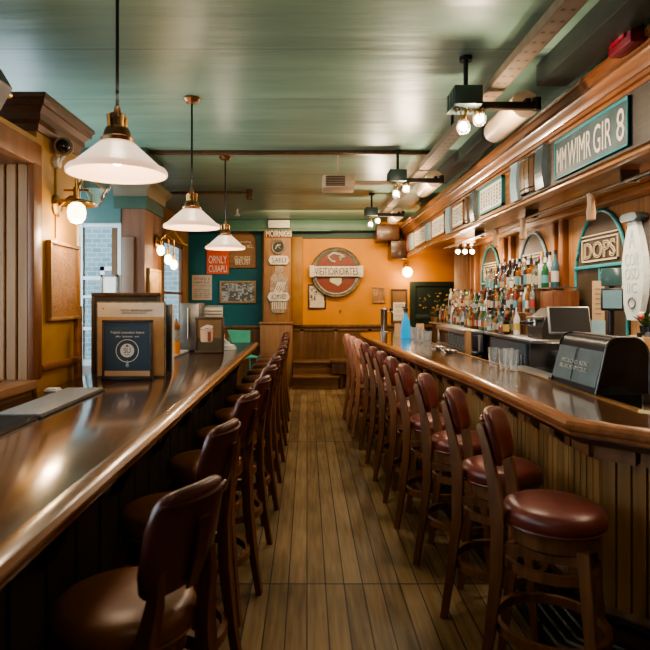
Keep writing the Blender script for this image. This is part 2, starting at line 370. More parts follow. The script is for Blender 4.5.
TENS = ['', '', 'twent', 'thirt', 'fort', 'fift']
def ordn(n):
    if n < 20: return ORD1[n]
    t, u = divmod(n, 10)
    return TENS[t] + ('ieth' if u == 0 else 'y-' + ORD1[u])
def B(*a, **k): return MB().box(*a, **k)
# ================================================================== SETTING
CZ = 3.1; YB = 11.2
struct('floor', B(-2.9, 3.4, -1.6, YB, -0.08, 0), M['floor'], smooth=0)
struct('ceiling', B(-2.9, 3.4, -1.6, YB + 0.1, CZ, CZ + 0.1), M['ceiling'], smooth=0)
struct('wall_front', B(-2.9, 3.4, -1.7, -1.6, 0, CZ), M['ochre'], smooth=0)
# ---- left side: knee wall, piers, window nook
struct('wall_left', B(-1.95, -1.6, 3.45, 4.05, 0, 2.80), M['ochre'], smooth=0)                       # first pier
struct('wall_left_knee', B(-2.75, -1.62, -1.6, 3.45, 0, 1.08), M['dark_wood_y'], smooth=0)
struct('wall_left_upper', B(-2.78, -2.70, -1.6, 5.8, 2.75, CZ), M['green'], smooth=0)
struct('wall_left_alcove', B(-2.75, -1.62, 4.05, 5.78, 0, 0.95), M['dark_wood_y'], smooth=0)
mb = B(-1.835, -1.6, 5.75, 6.4, 0, 2.5)
struct('wall_left_pier', mb, wood('pier_brown_wood', (0.085, 0.032, 0.016), (0.19, 0.085, 0.042), 'Z', 6, 0.5), smooth=0)
struct('trim_1', B(-1.90, -1.58, 5.73, 6.42, 2.5, CZ), plain('pier_dark_green', (0.035, 0.075, 0.052), 0.45), smooth=0)
struct('wall_left_far', MB().box(-1.95, -1.85, 6.4, 7.1, 0, CZ).box(-2.38, -1.85, 7.1, 7.2, 0, CZ).box(-2.38, -2.28, 7.2, 9.32, 0, CZ).box(-2.38, -2.28, 10.80, YB, 0, CZ).box(-2.38, -2.28, 9.3, 10.82, 0, 0.9).box(-2.38, -2.28, 9.3, 10.82, 2.6, CZ), M['post_wood'], smooth=0)
# lintel above the alcove window
struct('trim_2', B(-2.75, -1.835, 5.74, 5.86, 2.36, CZ), plain('lintel_teal', (0.05, 0.115, 0.11), 0.45), smooth=0)
# beadboard closing the near nook (faces the camera)
mb = MB()
n = 16; x0 = -2.7; wst = (2.7 - 1.612) / n
for i in range(n):
    a = x0 + i * wst
    mb.box(a + 0.006, a + wst - 0.006, 3.375, 3.43, 1.13, 2.4, 0.004, 1)
struct('wall_left_alcove_back', B(-2.7, -1.6, 3.425, 3.449, 1.09, 2.5), M['dark_wood_z'], smooth=0)
struct('wall_left_beadboard', mb, M['bead'])
struct('trim_3', MB().box(-1.612, -1.575, 3.36, 3.47, 1.13, 2.4, 0.006).box(-1.95, -1.575, -1.6, 3.47, 2.385, 2.52, 0.01), wood('red_brown_trim', (0.12, 0.045, 0.02), (0.30, 0.125, 0.05), 'Z', 8, 0.35))
mb = MB().box(-2.72, -1.55, -1.6, 3.372, 1.09, 1.14, 0.01).box(-2.72, -1.585, -1.6, 3.36, 1.0, 1.089, 0.006)
struct('trim_4', mb, wood('ledge_wood', (0.16, 0.075, 0.035), (0.36, 0.20, 0.10), 'Y', 8, 0.4))
# crown on the first pier, chair rail, corner post, crown on the second pier
cr = [(0.0, 2.60), (0.015, 2.60), (0.02, 2.64), (0.04, 2.66), (0.04, 2.70), (0.065, 2.735), (0.075, 2.735), (0.08, 2.765), (0.092, 2.775), (0.092, 2.80), (0.0, 2.80)]
struct('trim_5', MB().sweep([(-1.95, 3.45), (-1.6, 3.45), (-1.6, 4.05), (-1.95, 4.05)], cr), M['dark_wood_y'])
struct('trim_6', MB().box(-1.6, -1.565, 3.47, 4.06, 1.17, 1.215, 0.01).box(-1.62, -1.57, 4.0, 4.08, 0.9, 1.56, 0.006), wood('rail_wood', (0.15, 0.06, 0.025), (0.33, 0.15, 0.06), 'Y', 9, 0.35))
struct('trim_7', B(-1.64, -1.585, 4.055, 4.085, 1.56, 2.55, 0.004), M['white'])
cr2 = [(o * 0.8, z) for o, z in [(0.0, 2.62), (0.02, 2.62), (0.03, 2.68), (0.07, 2.72), (0.10, 2.74), (0.10, 2.78), (0, 2.78)]]
struct('trim_8', MB().sweep([(-1.9, 5.73), (-1.58, 5.73), (-1.58, 6.42), (-1.9, 6.42)], cr2), plain('greenish_brown_crown', (0.12, 0.10, 0.06), 0.4))
# pale arched cap board on the second pier
# ---- windows
w = sempty('window_1', (-2.2, 5.8, 0.95))
mb = MB()
for a, b_ in ((-2.72, -2.62), (-1.875, -1.835), (-2.26, -2.22)): mb.box(a, b_, 5.77, 5.83, 0.95, 2.36)
for z0, z1 in ((0.95, 1.01), (1.30, 1.33), (1.62, 1.645), (1.80, 1.835), (2.32, 2.36)): mb.box(-2.72, -1.835, 5.775, 5.825, z0, z1)
part('window_frame', mb, M['winframe'], w, world=True)
part('pane', B(-2.7, -1.84, 5.797, 5.803, 0.97, 2.36), M['plate_glass'], w, world=True, smooth=0)
w = sempty('window_2', (-2.33, 10.08, 0.9))
mb = MB()
for a, b_ in ((9.32, 9.36), (10.74, 10.80)): mb.box(-2.345, -2.31, a, b_, 0.9, 2.6)
for z0, z1 in ((0.9, 0.97), (1.7, 1.74), (2.54, 2.6)): mb.box(-2.345, -2.31, 9.32, 10.80, z0, z1)
part('window_frame', mb, wood('window_brown', (0.12, 0.06, 0.03), (0.28, 0.15, 0.08), 'Z', 8, 0.45), w, world=True)
part('pane', B(-2.335, -2.33, 9.34, 10.76, 0.93, 2.58), M['plate_glass'], w, world=True, smooth=0)
for nm, (y0, y1) in (('window_3', (-1.6, 3.38)), ('window_4', (4.06, 5.76))):
    w = sempty(nm, (-2.73, (y0 + y1) / 2, 1.1)); mb = MB(); k = 3 if y1 - y0 > 3 else 1
    for i in range(k + 1): yy = y0 + (y1 - y0) * i / k; mb.box(-2.76, -2.70, yy - 0.03, yy + 0.03, 1.0, 2.75)
    mb.box(-2.76, -2.70, y0, y1, 1.0, 1.08).box(-2.76, -2.70, y0, y1, 2.68, 2.75)
    part('window_frame', mb, M['winframe'], w, world=True)
    part('pane', B(-2.733, -2.728, y0, y1, 1.05, 2.7), M['plate_glass'], w, world=True, smooth=0)
struct('trim_9', MB().box(-2.76, -1.95, 3.44, 4.05, 0, 2.78).box(-2.0, -1.6, -1.6, 3.45, 2.53, 2.56), M['ochre'], smooth=0)
# ---- outside
struct('ground', B(-16, -2.9, -8, 20, -0.3, -0.1), M['street'], smooth=0)
bl = thing('building', 'pale blue-white brick building seen outside through the left windows', 'building', (-8, 14, -0.1))
part('wall', B(-16, -2.5, 14, 14.4, -0.1, 9), M['brick'], bl, world=True, smooth=0)
for i in range(4):
    xx = -12.75 + i * 2.6
    f_ = part('window', MB().box(xx, xx + 1.3, 13.95, 14.05, 2.3, 2.4).box(xx, xx + 1.3, 13.95, 14.05, 0.9, 1.0).box(xx, xx + 0.1, 13.95, 14.05, 0.9, 2.4).box(xx + 1.2, xx + 1.3, 13.95, 14.05, 0.9, 2.4), M['white'], bl, world=True)
    part('pane', B(xx + 0.1, xx + 1.2, 13.985, 13.995, 1.0, 2.3), plain('outside_pane', (0.22, 0.30, 0.33), 0.2), f_, world=True, smooth=0)
# ---- back wall
struct('wall_back', B(-0.85, 3.3, YB, YB + 0.12, 0, CZ), M['orange'], smooth=0)
struct('wall_back_left', B(-2.4, -0.85, YB, YB + 0.12, 0, CZ), M['teal_wall'], smooth=0)
def wains(x0, x1, stiles, ztop=1.12, rail=True):
    mb = B(x0, x1, YB - 0.03, YB, 0, ztop)
    mb.box(x0, x1, YB - 0.065, YB, ztop - 0.045, ztop + 0.01, 0.006)
    if rail: mb.box(x0, x1, YB - 0.045, YB, ztop - 0.12, ztop - 0.07, 0.004)
    for s_ in stiles: mb.box(s_ - 0.035, s_ + 0.035, YB - 0.045, YB, 0, ztop - 0.05, 0.004)
    return mb
struct('trim_10', wains(-0.3, 3.2, (-0.1, 0.55, 1.2, 1.8)), M['wainscot'])
struct('trim_11', wains(-2.28, -0.8, (-2.0, -1.4), 1.10), M['wainscot'])
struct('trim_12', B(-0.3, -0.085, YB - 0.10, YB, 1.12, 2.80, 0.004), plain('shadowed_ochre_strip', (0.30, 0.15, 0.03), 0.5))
struct('trim_13', MB().box(-2.28, 1.36, 10.9, YB, 2.90, CZ, 0.01).box(-2.28, 0.45, 10.87, 10.93, 2.885, 2.93, 0.006), M['green'])
struct('beam_shadow_strip', B(-0.3, 3.2, YB - 0.04, YB, 2.78, 2.90), M['beam_shadow'], smooth=0)  # strip coloured dark to stand for the shadow below the green beam
# wooden column on its pedestal
mb = B(-0.80, -0.30, 10.85, YB - 0.0, 1.18, 2.90, 0.008)
struct('trim_15', mb, M['post_wood'])
mb = B(-0.87, -0.27, 10.80, YB, 0, 1.15, 0.008).box(-0.89, -0.25, 10.78, YB, 1.15, 1.19, 0.01)
struct('trim_16', mb, wood('pedestal_wood', (0.17, 0.08, 0.032), (0.28, 0.15, 0.068), 'Z', 10, 0.45))
# ---- right side
struct('wall_right', B(2.65, 2.8, -1.6, 9.75, 0, CZ), M['var_wood_z'], smooth=0)
struct('wall_right_far', MB().box(3.2, 3.3, 9.7, YB, 0, CZ).box(2.66, 3.3, 9.65, 9.75, 0, CZ), M['orange'], smooth=0)
mb = MB()
for y in (3.9, 4.35, 5.95, 6.15, 7.45, 7.7, 9.0, 9.3): mb.box(2.585, 2.65, y - 0.05, y + 0.05, 0, 2.5, 0.008)
struct('trim_17', mb, wood('reddish_pilaster', (0.16, 0.055, 0.02), (0.30, 0.12, 0.045), 'Z', 8, 0.35))
struct('trim_18', B(2.45, 2.66, 9.45, 9.72, 0, 2.5, 0.01), M['post_wood'])
mb = MB()
for y in (2.6, 3.0, 3.4): mb.box(2.62, 2.655, y - 0.004, y + 0.004, 0, 2.5)
struct('trim_19', mb, M['dark_wood_z'], smooth=0)
# soffit over the bar: fascia, underside, cornice, all on X = 1.85
SX = 1.85
struct('trim_20', MB().box(SX + 0.03, 2.65, 0.6, YB, 2.47, 2.50).box(SX + 0.0, SX + 0.06, 0.6, YB, 2.455, 2.80), wood('soffit_wood', (0.20, 0.082, 0.022), (0.40, 0.18, 0.052), 'Y', 8, 0.35, 0.2), smooth=0)
struct('trim_21', B(SX - 0.012, SX, 0.6, 4.95, 2.455, 2.80), M['grey_board'], smooth=0)
co = [(0.0, 2.78), (0.02, 2.78), (0.025, 2.80), (0.045, 2.805), (0.05, 2.825), (0.06, 2.83), (0.075, 2.865), (0.10, 2.885), (0.105, 2.90), (0.13, 2.905), (0.14, 2.935), (0.155, 2.945), (0.155, 2.965), (0.0, 2.965)]
struct('trim_22', MB().sweep([(SX, 11.19), (SX, 0.6)], co), wood('cornice_wood', (0.15, 0.052, 0.02), (0.33, 0.135, 0.05), 'Y', 8, 0.28, 0.3))
struct('wall_right_upper', B(SX + 0.0, SX + 0.12, -1.6, YB, 2.965, CZ), M['green'], smooth=0)
struct('trim_23', MB().box(1.28, 1.70, 10.7, YB, 2.70, 2.99, 0.015).box(1.55, 1.849, 10.75, YB, 2.36, 2.70, 0.01), M['dark_wood_y'])
# underside lip and wooden rail that the service pipe hangs from
struct('trim_24', MB().box(SX + 0.02, SX + 0.09, 0.6, YB, 2.43, 2.47, 0.006).box(2.50, 2.65, 0.6, 9.7, 2.41, 2.47, 0.008), M['var_wood_y'])
# dark ceiling ducts over the bar
struct('trim_25', MB().box(1.46, 1.66, -1.0, 3.72, 2.96, CZ, 0.01).box(1.50, 1.66, 5.0, 6.95, 2.98, CZ, 0.01), plain('duct_green_black', (0.012, 0.018, 0.014), 0.5))
# cross battens on the ceiling
struct('trim_26', B(-1.74, 1.25, 5.84, 5.90, 3.065, CZ, 0.004), M['dark_wood_y'])
struct('trim_27', MB().cyl((-1.94, 7.95, 3.06), (-0.78, 7.95, 3.06), 0.02, n=10).box(-0.82, -0.74, 7.9, 8.0, 2.97, CZ, 0.004), M['dark_wood_y'])
# green door, ajar leaf beside it
d = sempty('door_1', (2.43, YB, 0))
part('door_frame', MB().box(1.97, 2.07, YB - 0.09, YB, 0, 1.95).box(2.07, 2.80, YB - 0.09, YB, 1.87, 1.95), M['door_green'], d, world=True)
mb = B(2.07, 2.80, YB - 0.05, YB - 0.01, 0, 1.87)
for k in range(5): mb.box(2.075 + k * 0.145, 2.075 + k * 0.145 + 0.138, YB - 0.058, YB - 0.045, 0.02, 1.22, 0.004, 1)
mb.box(2.07, 2.80, YB - 0.075, YB - 0.04, 1.22, 1.32, 0.004)
for sg in (-1, 1): mb.tube([(2.43 + sg * 0.34, YB - 0.065, 1.2), (2.43, YB - 0.065, 0.55)], 0.035, 4, ry=0.012)
part('door_panel', mb, M['door_green'], d, world=True)
mb = MB(); rr = random.Random(4)
for k in range(26):
    a = 2.13 + rr.random() * 0.6; z = 1.42 + rr.random() * 0.34; mb.sphere((a, YB - 0.055, z), 0.012 + rr.random() * 0.022, 6, 0.6)
part('lettering', mb, M['gold'], d, world=True)
d2 = sempty('door_2', (2.95, 11.0, 0))
part('door_panel', B(2.80, 3.17, YB - 0.12, YB - 0.06, 0, 1.80, 0.006), M['door_green'], d2, world=True)
part('door_handle', MB().box(2.84, 2.88, YB - 0.14, YB - 0.12, 0.95, 1.15, 0.004), M['brass'], d2, world=True)
# ================================================================== BAR COUNTERS
nos = lambda z1: [(-0.05, z1), (-0.012, z1 - 0.001), (0.004, z1 - 0.008), (0.012, z1 - 0.022), (0.010, z1 - 0.038), (0.0, z1 - 0.05), (-0.012, z1 - 0.056), (-0.014, z1 - 0.072), (-0.03, z1 - 0.078), (-0.05, z1 - 0.078)]
lc = thing('bar_counter', 'long glossy dark wood counter along the left windows, brown stools tucked under it', 'counter', (-1.05, 3.0, 0))
part('countertop', B(-1.56, -0.66, -1.4, 7.28, 1.01, 1.068, 0.004), M['counter'], lc, world=True)
part('nosing', MB().sweep([(-0.62, 7.30), (-0.62, -1.4)][::-1], nos(1.072)), M['nosing'], lc, world=True)
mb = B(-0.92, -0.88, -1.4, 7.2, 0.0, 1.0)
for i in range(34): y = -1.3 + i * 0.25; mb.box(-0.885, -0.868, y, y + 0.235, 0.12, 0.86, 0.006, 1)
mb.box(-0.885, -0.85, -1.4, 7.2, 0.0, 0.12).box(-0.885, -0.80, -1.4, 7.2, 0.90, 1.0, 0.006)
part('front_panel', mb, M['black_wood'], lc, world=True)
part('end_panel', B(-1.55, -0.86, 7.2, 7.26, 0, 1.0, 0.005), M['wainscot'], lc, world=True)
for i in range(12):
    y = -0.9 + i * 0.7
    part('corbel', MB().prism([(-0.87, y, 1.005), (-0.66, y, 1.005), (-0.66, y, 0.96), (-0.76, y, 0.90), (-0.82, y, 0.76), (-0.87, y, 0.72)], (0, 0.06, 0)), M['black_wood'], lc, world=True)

front = [(2.05, 1.655), (1.152, 2.58), (1.145, 3.3), (1.12, 4.1), (1.0, 5.6), (0.90, 7.2), (0.845, 8.4), (0.84, 9.1), (0.88, 9.5), (1.0, 9.75), (1.2, 9.85)]
inner = [(1.52, 9.85), (1.55, 8.1), (1.53, 5.9), (1.60, 4.1), (1.60, 2.80), (2.36, 2.02)]
rb = thing('bar_counter', 'long polished wooden bar on the right with slatted front and angled near end', 'counter', (1.3, 5.5, 0))
def offs(path, o):
    P = [Vector(p) for p in path]; out = []
    for i in range(len(P)):
        ds = []
        if i > 0: ds.append((P[i] - P[i - 1]).normalized())
        if i < len(P) - 1: ds.append((P[i + 1] - P[i]).normalized())
        ns = [Vector((d.y, -d.x)) for d in ds]
        n = ns[0] if len(ns) == 1 else (ns[0] + ns[1]).normalized() / max(.35, (ns[0] + ns[1]).normalized().dot(ns[0]))
        out.append((P[i].x + n.x * o, P[i].y + n.y * o))
    return out
# travelling from near to far the right-hand side is inward, so outward = negative offset
fr_in = offs(front, 0.045)
top_poly = [(x, y, 1.01) for x, y in fr_in + inner]
part('countertop', MB().prism(top_poly, (0, 0, 0.058)), wood('right_bar_top', (0.038, 0.018, 0.009), (0.125, 0.062, 0.028), 'Y', 7, 0.15, 0.9, 0.05), rb, world=True, smooth=20)
part('nosing', MB().sweep(front[::-1], nos(1.074)), wood('right_bar_nosing', (0.17, 0.062, 0.024), (0.33, 0.135, 0.05), 'Y', 9, 0.24, 0.5, 0.03), rb, world=True)
part('back_edge', MB().sweep(inner, [(-0.03, 1.069), (0.0, 1.076), (0.014, 1.076), (0.014, 1.0), (-0.03, 1.0)]), M['brass'], rb, world=True)
# front: frieze, then slatted panel
def along(path, step):
    P = [Vector(p) for p in path]; out = []; carry = 0
    for a, b in zip(P, P[1:]):
        L = (b - a).length; t = carry
        while t < L: out.append((a + (b - a) * t / L, (b - a).normalized())); t += step
        carry = t - L
    return out
mid = offs(front, 0.20)
part('front_panel', MB().sweep(mid, [(0, 0), (0.04, 0), (0.04, 1.01), (0, 1.01)]), M['dark_wood_z'], rb, world=True)
mb = MB()
for p, d in along(offs(front, 0.195), 0.062):
    n = Vector((d.y, -d.x)); c = p
    q = [c - d * 0.026 - n * 0.012, c + d * 0.026 - n * 0.012, c + d * 0.030 + n * 0.01, c - d * 0.030 + n * 0.01]
    mb.prism([(v.x, v.y, 0.20) for v in q], (0, 0, 0.69))
part('slats', mb, M['panel_slat'], rb, world=True, smooth=0)
mb = MB()
for k, (p, d) in enumerate(along(offs(front, 0.155), 0.19)):
    n = Vector((d.y, -d.x)); w_ = 0.085
    q = [p - d * w_ - n * 0.02, p + d * w_ - n * 0.02, p + d * w_ + n * 0.05, p - d * w_ + n * 0.05]
    mb.prism([(v.x, v.y, 0.885) for v in q], (0, 0, 0.08))
part('frieze', mb, wood('frieze_blocks', (0.13, 0.06, 0.025), (0.30, 0.15, 0.06), 'Y', 7, 0.35), rb, world=True, smooth=0)
part('under_moulding', MB().sweep(offs(front, 0.07), [(0, 0.96), (0.13, 0.96), (0.13, 1.01), (-0.02, 1.01), (-0.02, 0.985)]), M['dark_wood_y'], rb, world=True)
for p, d in along(offs(front, 0.12), 0.31)[5:]:
    n = Vector((d.y, -d.x))
    q = [p - n * 0.03, p + n * 0.07, p + n * 0.07]
    a = p - n * 0.035; b_ = p + n * 0.075
    poly = [(a.x, a.y, 0.97), (b_.x, b_.y, 0.97), (b_.x, b_.y, 0.86), ((a.x + b_.x) / 2, (a.y + b_.y) / 2, 0.88), (a.x, a.y, 0.93)]
    poly = [(x - d.x * 0.03, y - d.y * 0.03, z) for x, y, z in poly]
    part('corbel', MB().prism(poly, (d.x * 0.06, d.y * 0.06, 0)), M['dark_wood_z'], rb, world=True)
part('skirting', MB().sweep(offs(front, 0.165), [(0, 0.0), (0.05, 0.0), (0.05, 0.22), (0.02, 0.22), (0, 0.20)]), wood('kick_board', (0.10, 0.05, 0.025), (0.22, 0.12, 0.06), 'Y', 8, 0.45), rb, world=True)
mb = MB()
for k in range(4): mb.sweep(offs(front, -0.06 + k * 0.055), [(0, 0.0), (0.045, 0.0), (0.045, 0.085), (0.037, 0.095), (0.008, 0.095), (0, 0.085)])
part('foot_step', mb, plain('black_green_tread', (0.010, 0.018, 0.018), 0.35), rb, world=True)
rail = [(x, y, 0.20) for x, y in offs(front, 0.10)]
part('foot_rail', MB().tube(rail, 0.02, 10), plain('dark_rail_metal', (0.02, 0.026, 0.03), 0.25, 0.7), rb, world=True)
for p, d in along(offs(front, 0.10), 1.4)[1:]:
    n = Vector((d.y, -d.x))
    part('rail_bracket', MB().tube([(p.x, p.y, 0.20), (p.x + n.x * 0.065, p.y + n.y * 0.065, 0.20)], 0.013, 8), M['steel_dk'], rb, world=True)

# ================================================================== BAR STOOLS (local +X = towards the counter)
def pad_mb(hp=0.142, zp=0.972, ang=33):
    mb = MB(); rings = []; N = 22
    for i in range(N + 1):
        t = -1 + 2 * i / N; a = t * math.radians(ang)
        e = max(0.0, 1 - abs(t) ** 7) ** 0.5
        hh = hp * (0.80 + 0.20 * e) * (0.55 + 0.45 * e) ; th = 0.027 * (0.25 + 0.75 * e)
        R = 0.25; ring = []
        zc = zp + 0.012 * (1 - t * t)
        for j in range(16):
            q = 2 * PI * j / 16
            cz, cr_ = math.sin(q), math.cos(q)
            z = hh * math.copysign(abs(cz) ** 0.45, cz); r = th * math.copysign(abs(cr_) ** 0.7, cr_)
            lean = -(z) * 0.22
            rr_ = R + r - lean * 0.0
            ring.append((-rr_ * math.cos(a) + lean + 0.012, rr_ * math.sin(a), zc + z))
        rings.append(ring)
    return mb.loft(rings)
def make_stool(label, seat_m, back_m, wood_m, group, low=False):
    t = thing('bar_stool', label, 'stool', (0, 0, 0), 0, group)
    part('seat', MB().lathe([(0.001, 0.690), (0.182, 0.690), (0.194, 0.698), (0.200, 0.712), (0.200, 0.735), (0.192, 0.757), (0.163, 0.772), (0.10, 0.781), (0.001, 0.784)], n=40, cap=False), seat_m, t, smooth=60)
    part('piping', MB().tube([(0.194 * math.cos(2 * PI * i / 40), 0.194 * math.sin(2 * PI * i / 40), 0.697) for i in range(40)], 0.006, 6, True), seat_m, t)
    part('seat_base', MB().lathe([(0.001, 0.61), (0.15, 0.61), (0.172, 0.625), (0.175, 0.692), (0.001, 0.692)], n=32, cap=False), wood_m, t)
    for s in (-1, 1):
        part('leg', MB().tube([(0.125, s * 0.12, 0.64), (0.155, s * 0.145, 0.3), (0.185, s * 0.17, 0.0)], [0.021, 0.019, 0.015], 4, ry=[0.021, 0.019, 0.015], up=(1, 0, 0)), wood_m, t, smooth=0)
        if low: part('leg', MB().tube([(-0.25, s * 0.16, 0.0), (-0.215, s * 0.142, 0.25), (-0.19, s * 0.132, 0.5), (-0.19, s * 0.12, 0.70), (-0.215, s * 0.105, 0.84), (-0.225, s * 0.10, 0.92)], [0.016, 0.018, 0.021, 0.020, 0.016, 0.010], 4, ry=[0.016, 0.019, 0.024, 0.024, 0.018, 0.010], up=(1, 0, 0)), wood_m, t, smooth=0)
        else: part('leg', MB().tube([(-0.25, s * 0.17, 0.0), (-0.215, s * 0.152, 0.25), (-0.188, s * 0.145, 0.5), (-0.185, s * 0.142, 0.70), (-0.205, s * 0.134, 0.85), (-0.24, s * 0.128, 1.0), (-0.262, s * 0.125, 1.07), (-0.266, s * 0.124, 1.085)], [0.016, 0.018, 0.021, 0.022, 0.020, 0.016, 0.014, 0.010], 4, ry=[0.016, 0.019, 0.024, 0.026, 0.022, 0.016, 0.014, 0.008], up=(1, 0, 0)), wood_m, t, smooth=0)
        part('side_rail', MB().tube([(-0.185, s * 0.146, 0.60), (0.13, s * 0.123, 0.60)], 0.014, 4, ry=0.02), wood_m, t, smooth=0)
    part('backrest', pad_mb() if low else pad_mb(0.112, 1.012, 30), back_m, t, smooth=60)
    part('back_piping', MB().tube([(-0.277 * math.cos(a) - 0.010, 0.277 * math.sin(a), 1.092 if low else 1.100) for a in [math.radians(-28 + 56 * i / 16) for i in range(17)]], 0.005, 6), back_m, t)
    if low: part('back_plate', MB().tube([(-0.241, 0, 0.85), (-0.269, 0, 0.93), (-0.283, 0, 1.01), (-0.286, 0, 1.04)], 0.020, 4, ry=0.004, up=(1, 0, 0)), back_m, t, smooth=0)
    def hoop(r, z, w_, h_, n0=0, n1=36, sq=1.0):
        return MB().tube([(r * math.cos(2 * PI * i / 36) * sq - 0.01, r * math.sin(2 * PI * i / 36), z) for i in range(n0, n1)], w_, 4, n1 - n0 == 36, ry=h_)
    part('upper_hoop', hoop(0.178, 0.53, 0.011, 0.019), wood_m, t)
    part('foot_ring', hoop(0.216, 0.27, 0.012, 0.019), wood_m, t)
    return t
RS = [(1.01, 2.39), (0.99, 2.97), (0.96, 3.57), (0.925, 4.14), (0.91, 4.68), (0.895, 5.21), (0.88, 5.75), (0.86, 6.30), (0.83, 6.88), (0.81, 7.42), (0.785, 7.95)]
gR = 'bar stools along the right bar'; gL = 'bar stools along the left counter'
place = lambda k: ['nearest the camera', 'second from the camera', 'third from the camera', 'fourth from the camera', 'fifth from the camera', 'sixth from the camera', 'seventh from the camera', 'eighth from the camera', 'ninth from the camera', 'tenth from the camera', 'eleventh from the camera', 'twelfth from the camera'][k]
stR = make_stool('oxblood leather bar stool with wooden legs at the right bar, nearest the camera', M['red_leather'], M['red_leather'], M['stool_wood'], gR)
stP = None
rrn = random.Random(3)
for k, (x, y) in enumerate(RS):
    rz = math.radians(-31 + min(k, 4) * 2.5 + (rrn.random() - 0.5) * 5)
    if k == 0: stR.location = (x, y, 0); stR.rotation_euler = (0, 0, rz)
    elif k < 8: dup(stR, (x, y, 0), rz, 'oxblood leather bar stool with wooden legs at the right bar, ' + place(k))
    else:
        lab = 'salmon pink backed bar stool at the right bar, ' + ('third from the far end' if k == 8 else 'second from the far end' if k == 9 else 'at the far end of the row')
        if stP is None:
            stP = make_stool(lab, M['pink_leather'], M['pink_leather'], wood('pale_red_stool_wood', (0.32, 0.14, 0.08), (0.48, 0.24, 0.15), 'Z', 14, 0.35), gR); stP.location = (x, y, 0); stP.rotation_euler = (0, 0, rz)
        else: dup(stP, (x, y, 0), rz, lab)
LS = [(-0.515, 1.65), (-0.56, 2.36), (-0.54, 3.08), (-0.52, 3.72), (-0.51, 4.35), (-0.51, 5.0), (-0.505, 5.66), (-0.505, 6.30), (-0.51, 6.92), (-0.52, 7.60), (-0.53, 8.25), (-0.55, 8.9)]
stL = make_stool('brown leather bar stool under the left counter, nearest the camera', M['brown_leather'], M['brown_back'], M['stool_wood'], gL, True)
for k, (x, y) in enumerate(LS):
    rz = math.radians([151, 163, 166, 168][min(k, 3)] + (rrn.random() - 0.5) * 5)
    if k == 0: stL.location = (x, y, 0); stL.rotation_euler = (0, 0, rz)
    else: dup(stL, (x, y, 0), rz, ('brown leather bar stool in the row along the left counter, ' + place(k)) if k < 10 else ('brown leather bar stool standing past the far end of the left counter, ' + ('nearer of two' if k == 10 else 'farther of two')))
# ================================================================== LIGHT FITTINGS
LAMPS = [(-0.81, 2.49, 2.085), (-0.855, 4.33, 2.10), (-0.855, 6.10, 2.10)]
def make_pendant(label):
    t = thing('pendant_lamp', label, 'lamp', (0, 0, 0), 0, 'pendant lamps over the left counter')
    part('lamp_shade', MB().lathe([(0.052, 0.170), (0.072, 0.160), (0.125, 0.112), (0.180, 0.062), (0.203, 0.050), (0.210, 0.038), (0.207, 0.024), (0.201, 0.026), (0.198, 0.036), (0.172, 0.054), (0.120, 0.104), (0.070, 0.150), (0.048, 0.162)], n=48, cap=False), M['shade'], t, smooth=50)
    part('collar', MB().lathe([(0.068, 0.158), (0.070, 0.178), (0.058, 0.186), (0.055, 0.205), (0.048, 0.222), (0.030, 0.228), (0.028, 0.262), (0.034, 0.264), (0.034, 0.282), (0.016, 0.286), (0.012, 0.315), (0.004, 0.318)], n=28), M['bronze'], t)
    for k in range(4):
        a = PI / 4 + k * PI / 2; part('thumb_screw', MB().cyl((0.036 * math.cos(a), 0.036 * math.sin(a), 0.225), (0.040 * math.cos(a), 0.040 * math.sin(a), 0.275), 0.009, n=8), M['brass'], t)
    part('rod', MB().cyl((0, 0, 0.31), (0, 0, 3.1 - 2.11), 0.0075, n=10), M['black'], t)
    part('ceiling_cup', MB().lathe([(0.012, 3.1 - 2.11 - 0.045), (0.045, 3.1 - 2.11 - 0.035), (0.062, 3.1 - 2.11 - 0.012), (0.062, 3.1 - 2.11)], n=24), M['bronze'], t)
    part('bulb', MB().sphere((0, 0, 0.095), 0.032, 16), M['bulb'], t)
    return t
pn = None
for k, (x, y, z) in enumerate(LAMPS):
    lab = 'frosted cone pendant lamp over the left counter, ' + ['largest and nearest the camera', 'middle one of the three', 'smallest and farthest from the camera'][k]
    if k == 0: pn = make_pendant(lab); pn.location = (x, y, 2.11)
    else: dup(pn, (x, y, 2.11), 0.4 * k, lab)
def perf_mat():
    m, nt, b = _nt('perforated_beige_channel')
    tc = _n(nt, 'ShaderNodeTexCoord'); mp = _n(nt, 'ShaderNodeMapping'); mp.inputs['Scale'].default_value = (22, 9, 1); nt.links.new(tc.outputs['Object'], mp.inputs['Vector'])
    fr = _n(nt, 'ShaderNodeVectorMath', operation='FRACTION'); nt.links.new(mp.outputs[0], fr.inputs[0])
    sb = _n(nt, 'ShaderNodeVectorMath', operation='SUBTRACT'); sb.inputs[1].default_value = (0.5, 0.5, 0); nt.links.new(fr.outputs[0], sb.inputs[0])
    m2 = _n(nt, 'ShaderNodeVectorMath', operation='MULTIPLY'); m2.inputs[1].default_value = (1, 2.4, 0); nt.links.new(sb.outputs[0], m2.inputs[0])
    ln = _n(nt, 'ShaderNodeVectorMath', operation='LENGTH'); nt.links.new(m2.outputs[0], ln.inputs[0])
    r = ramp(nt, ln.outputs['Value'], [(0.20, (0.05, 0.035, 0.025)), (0.26, (0.17, 0.12, 0.08)), (1.0, (0.19, 0.14, 0.095))])
    nt.links.new(r.outputs[0], b.inputs['Base Color']); b.inputs['Roughness'].default_value = 0.5
    return m
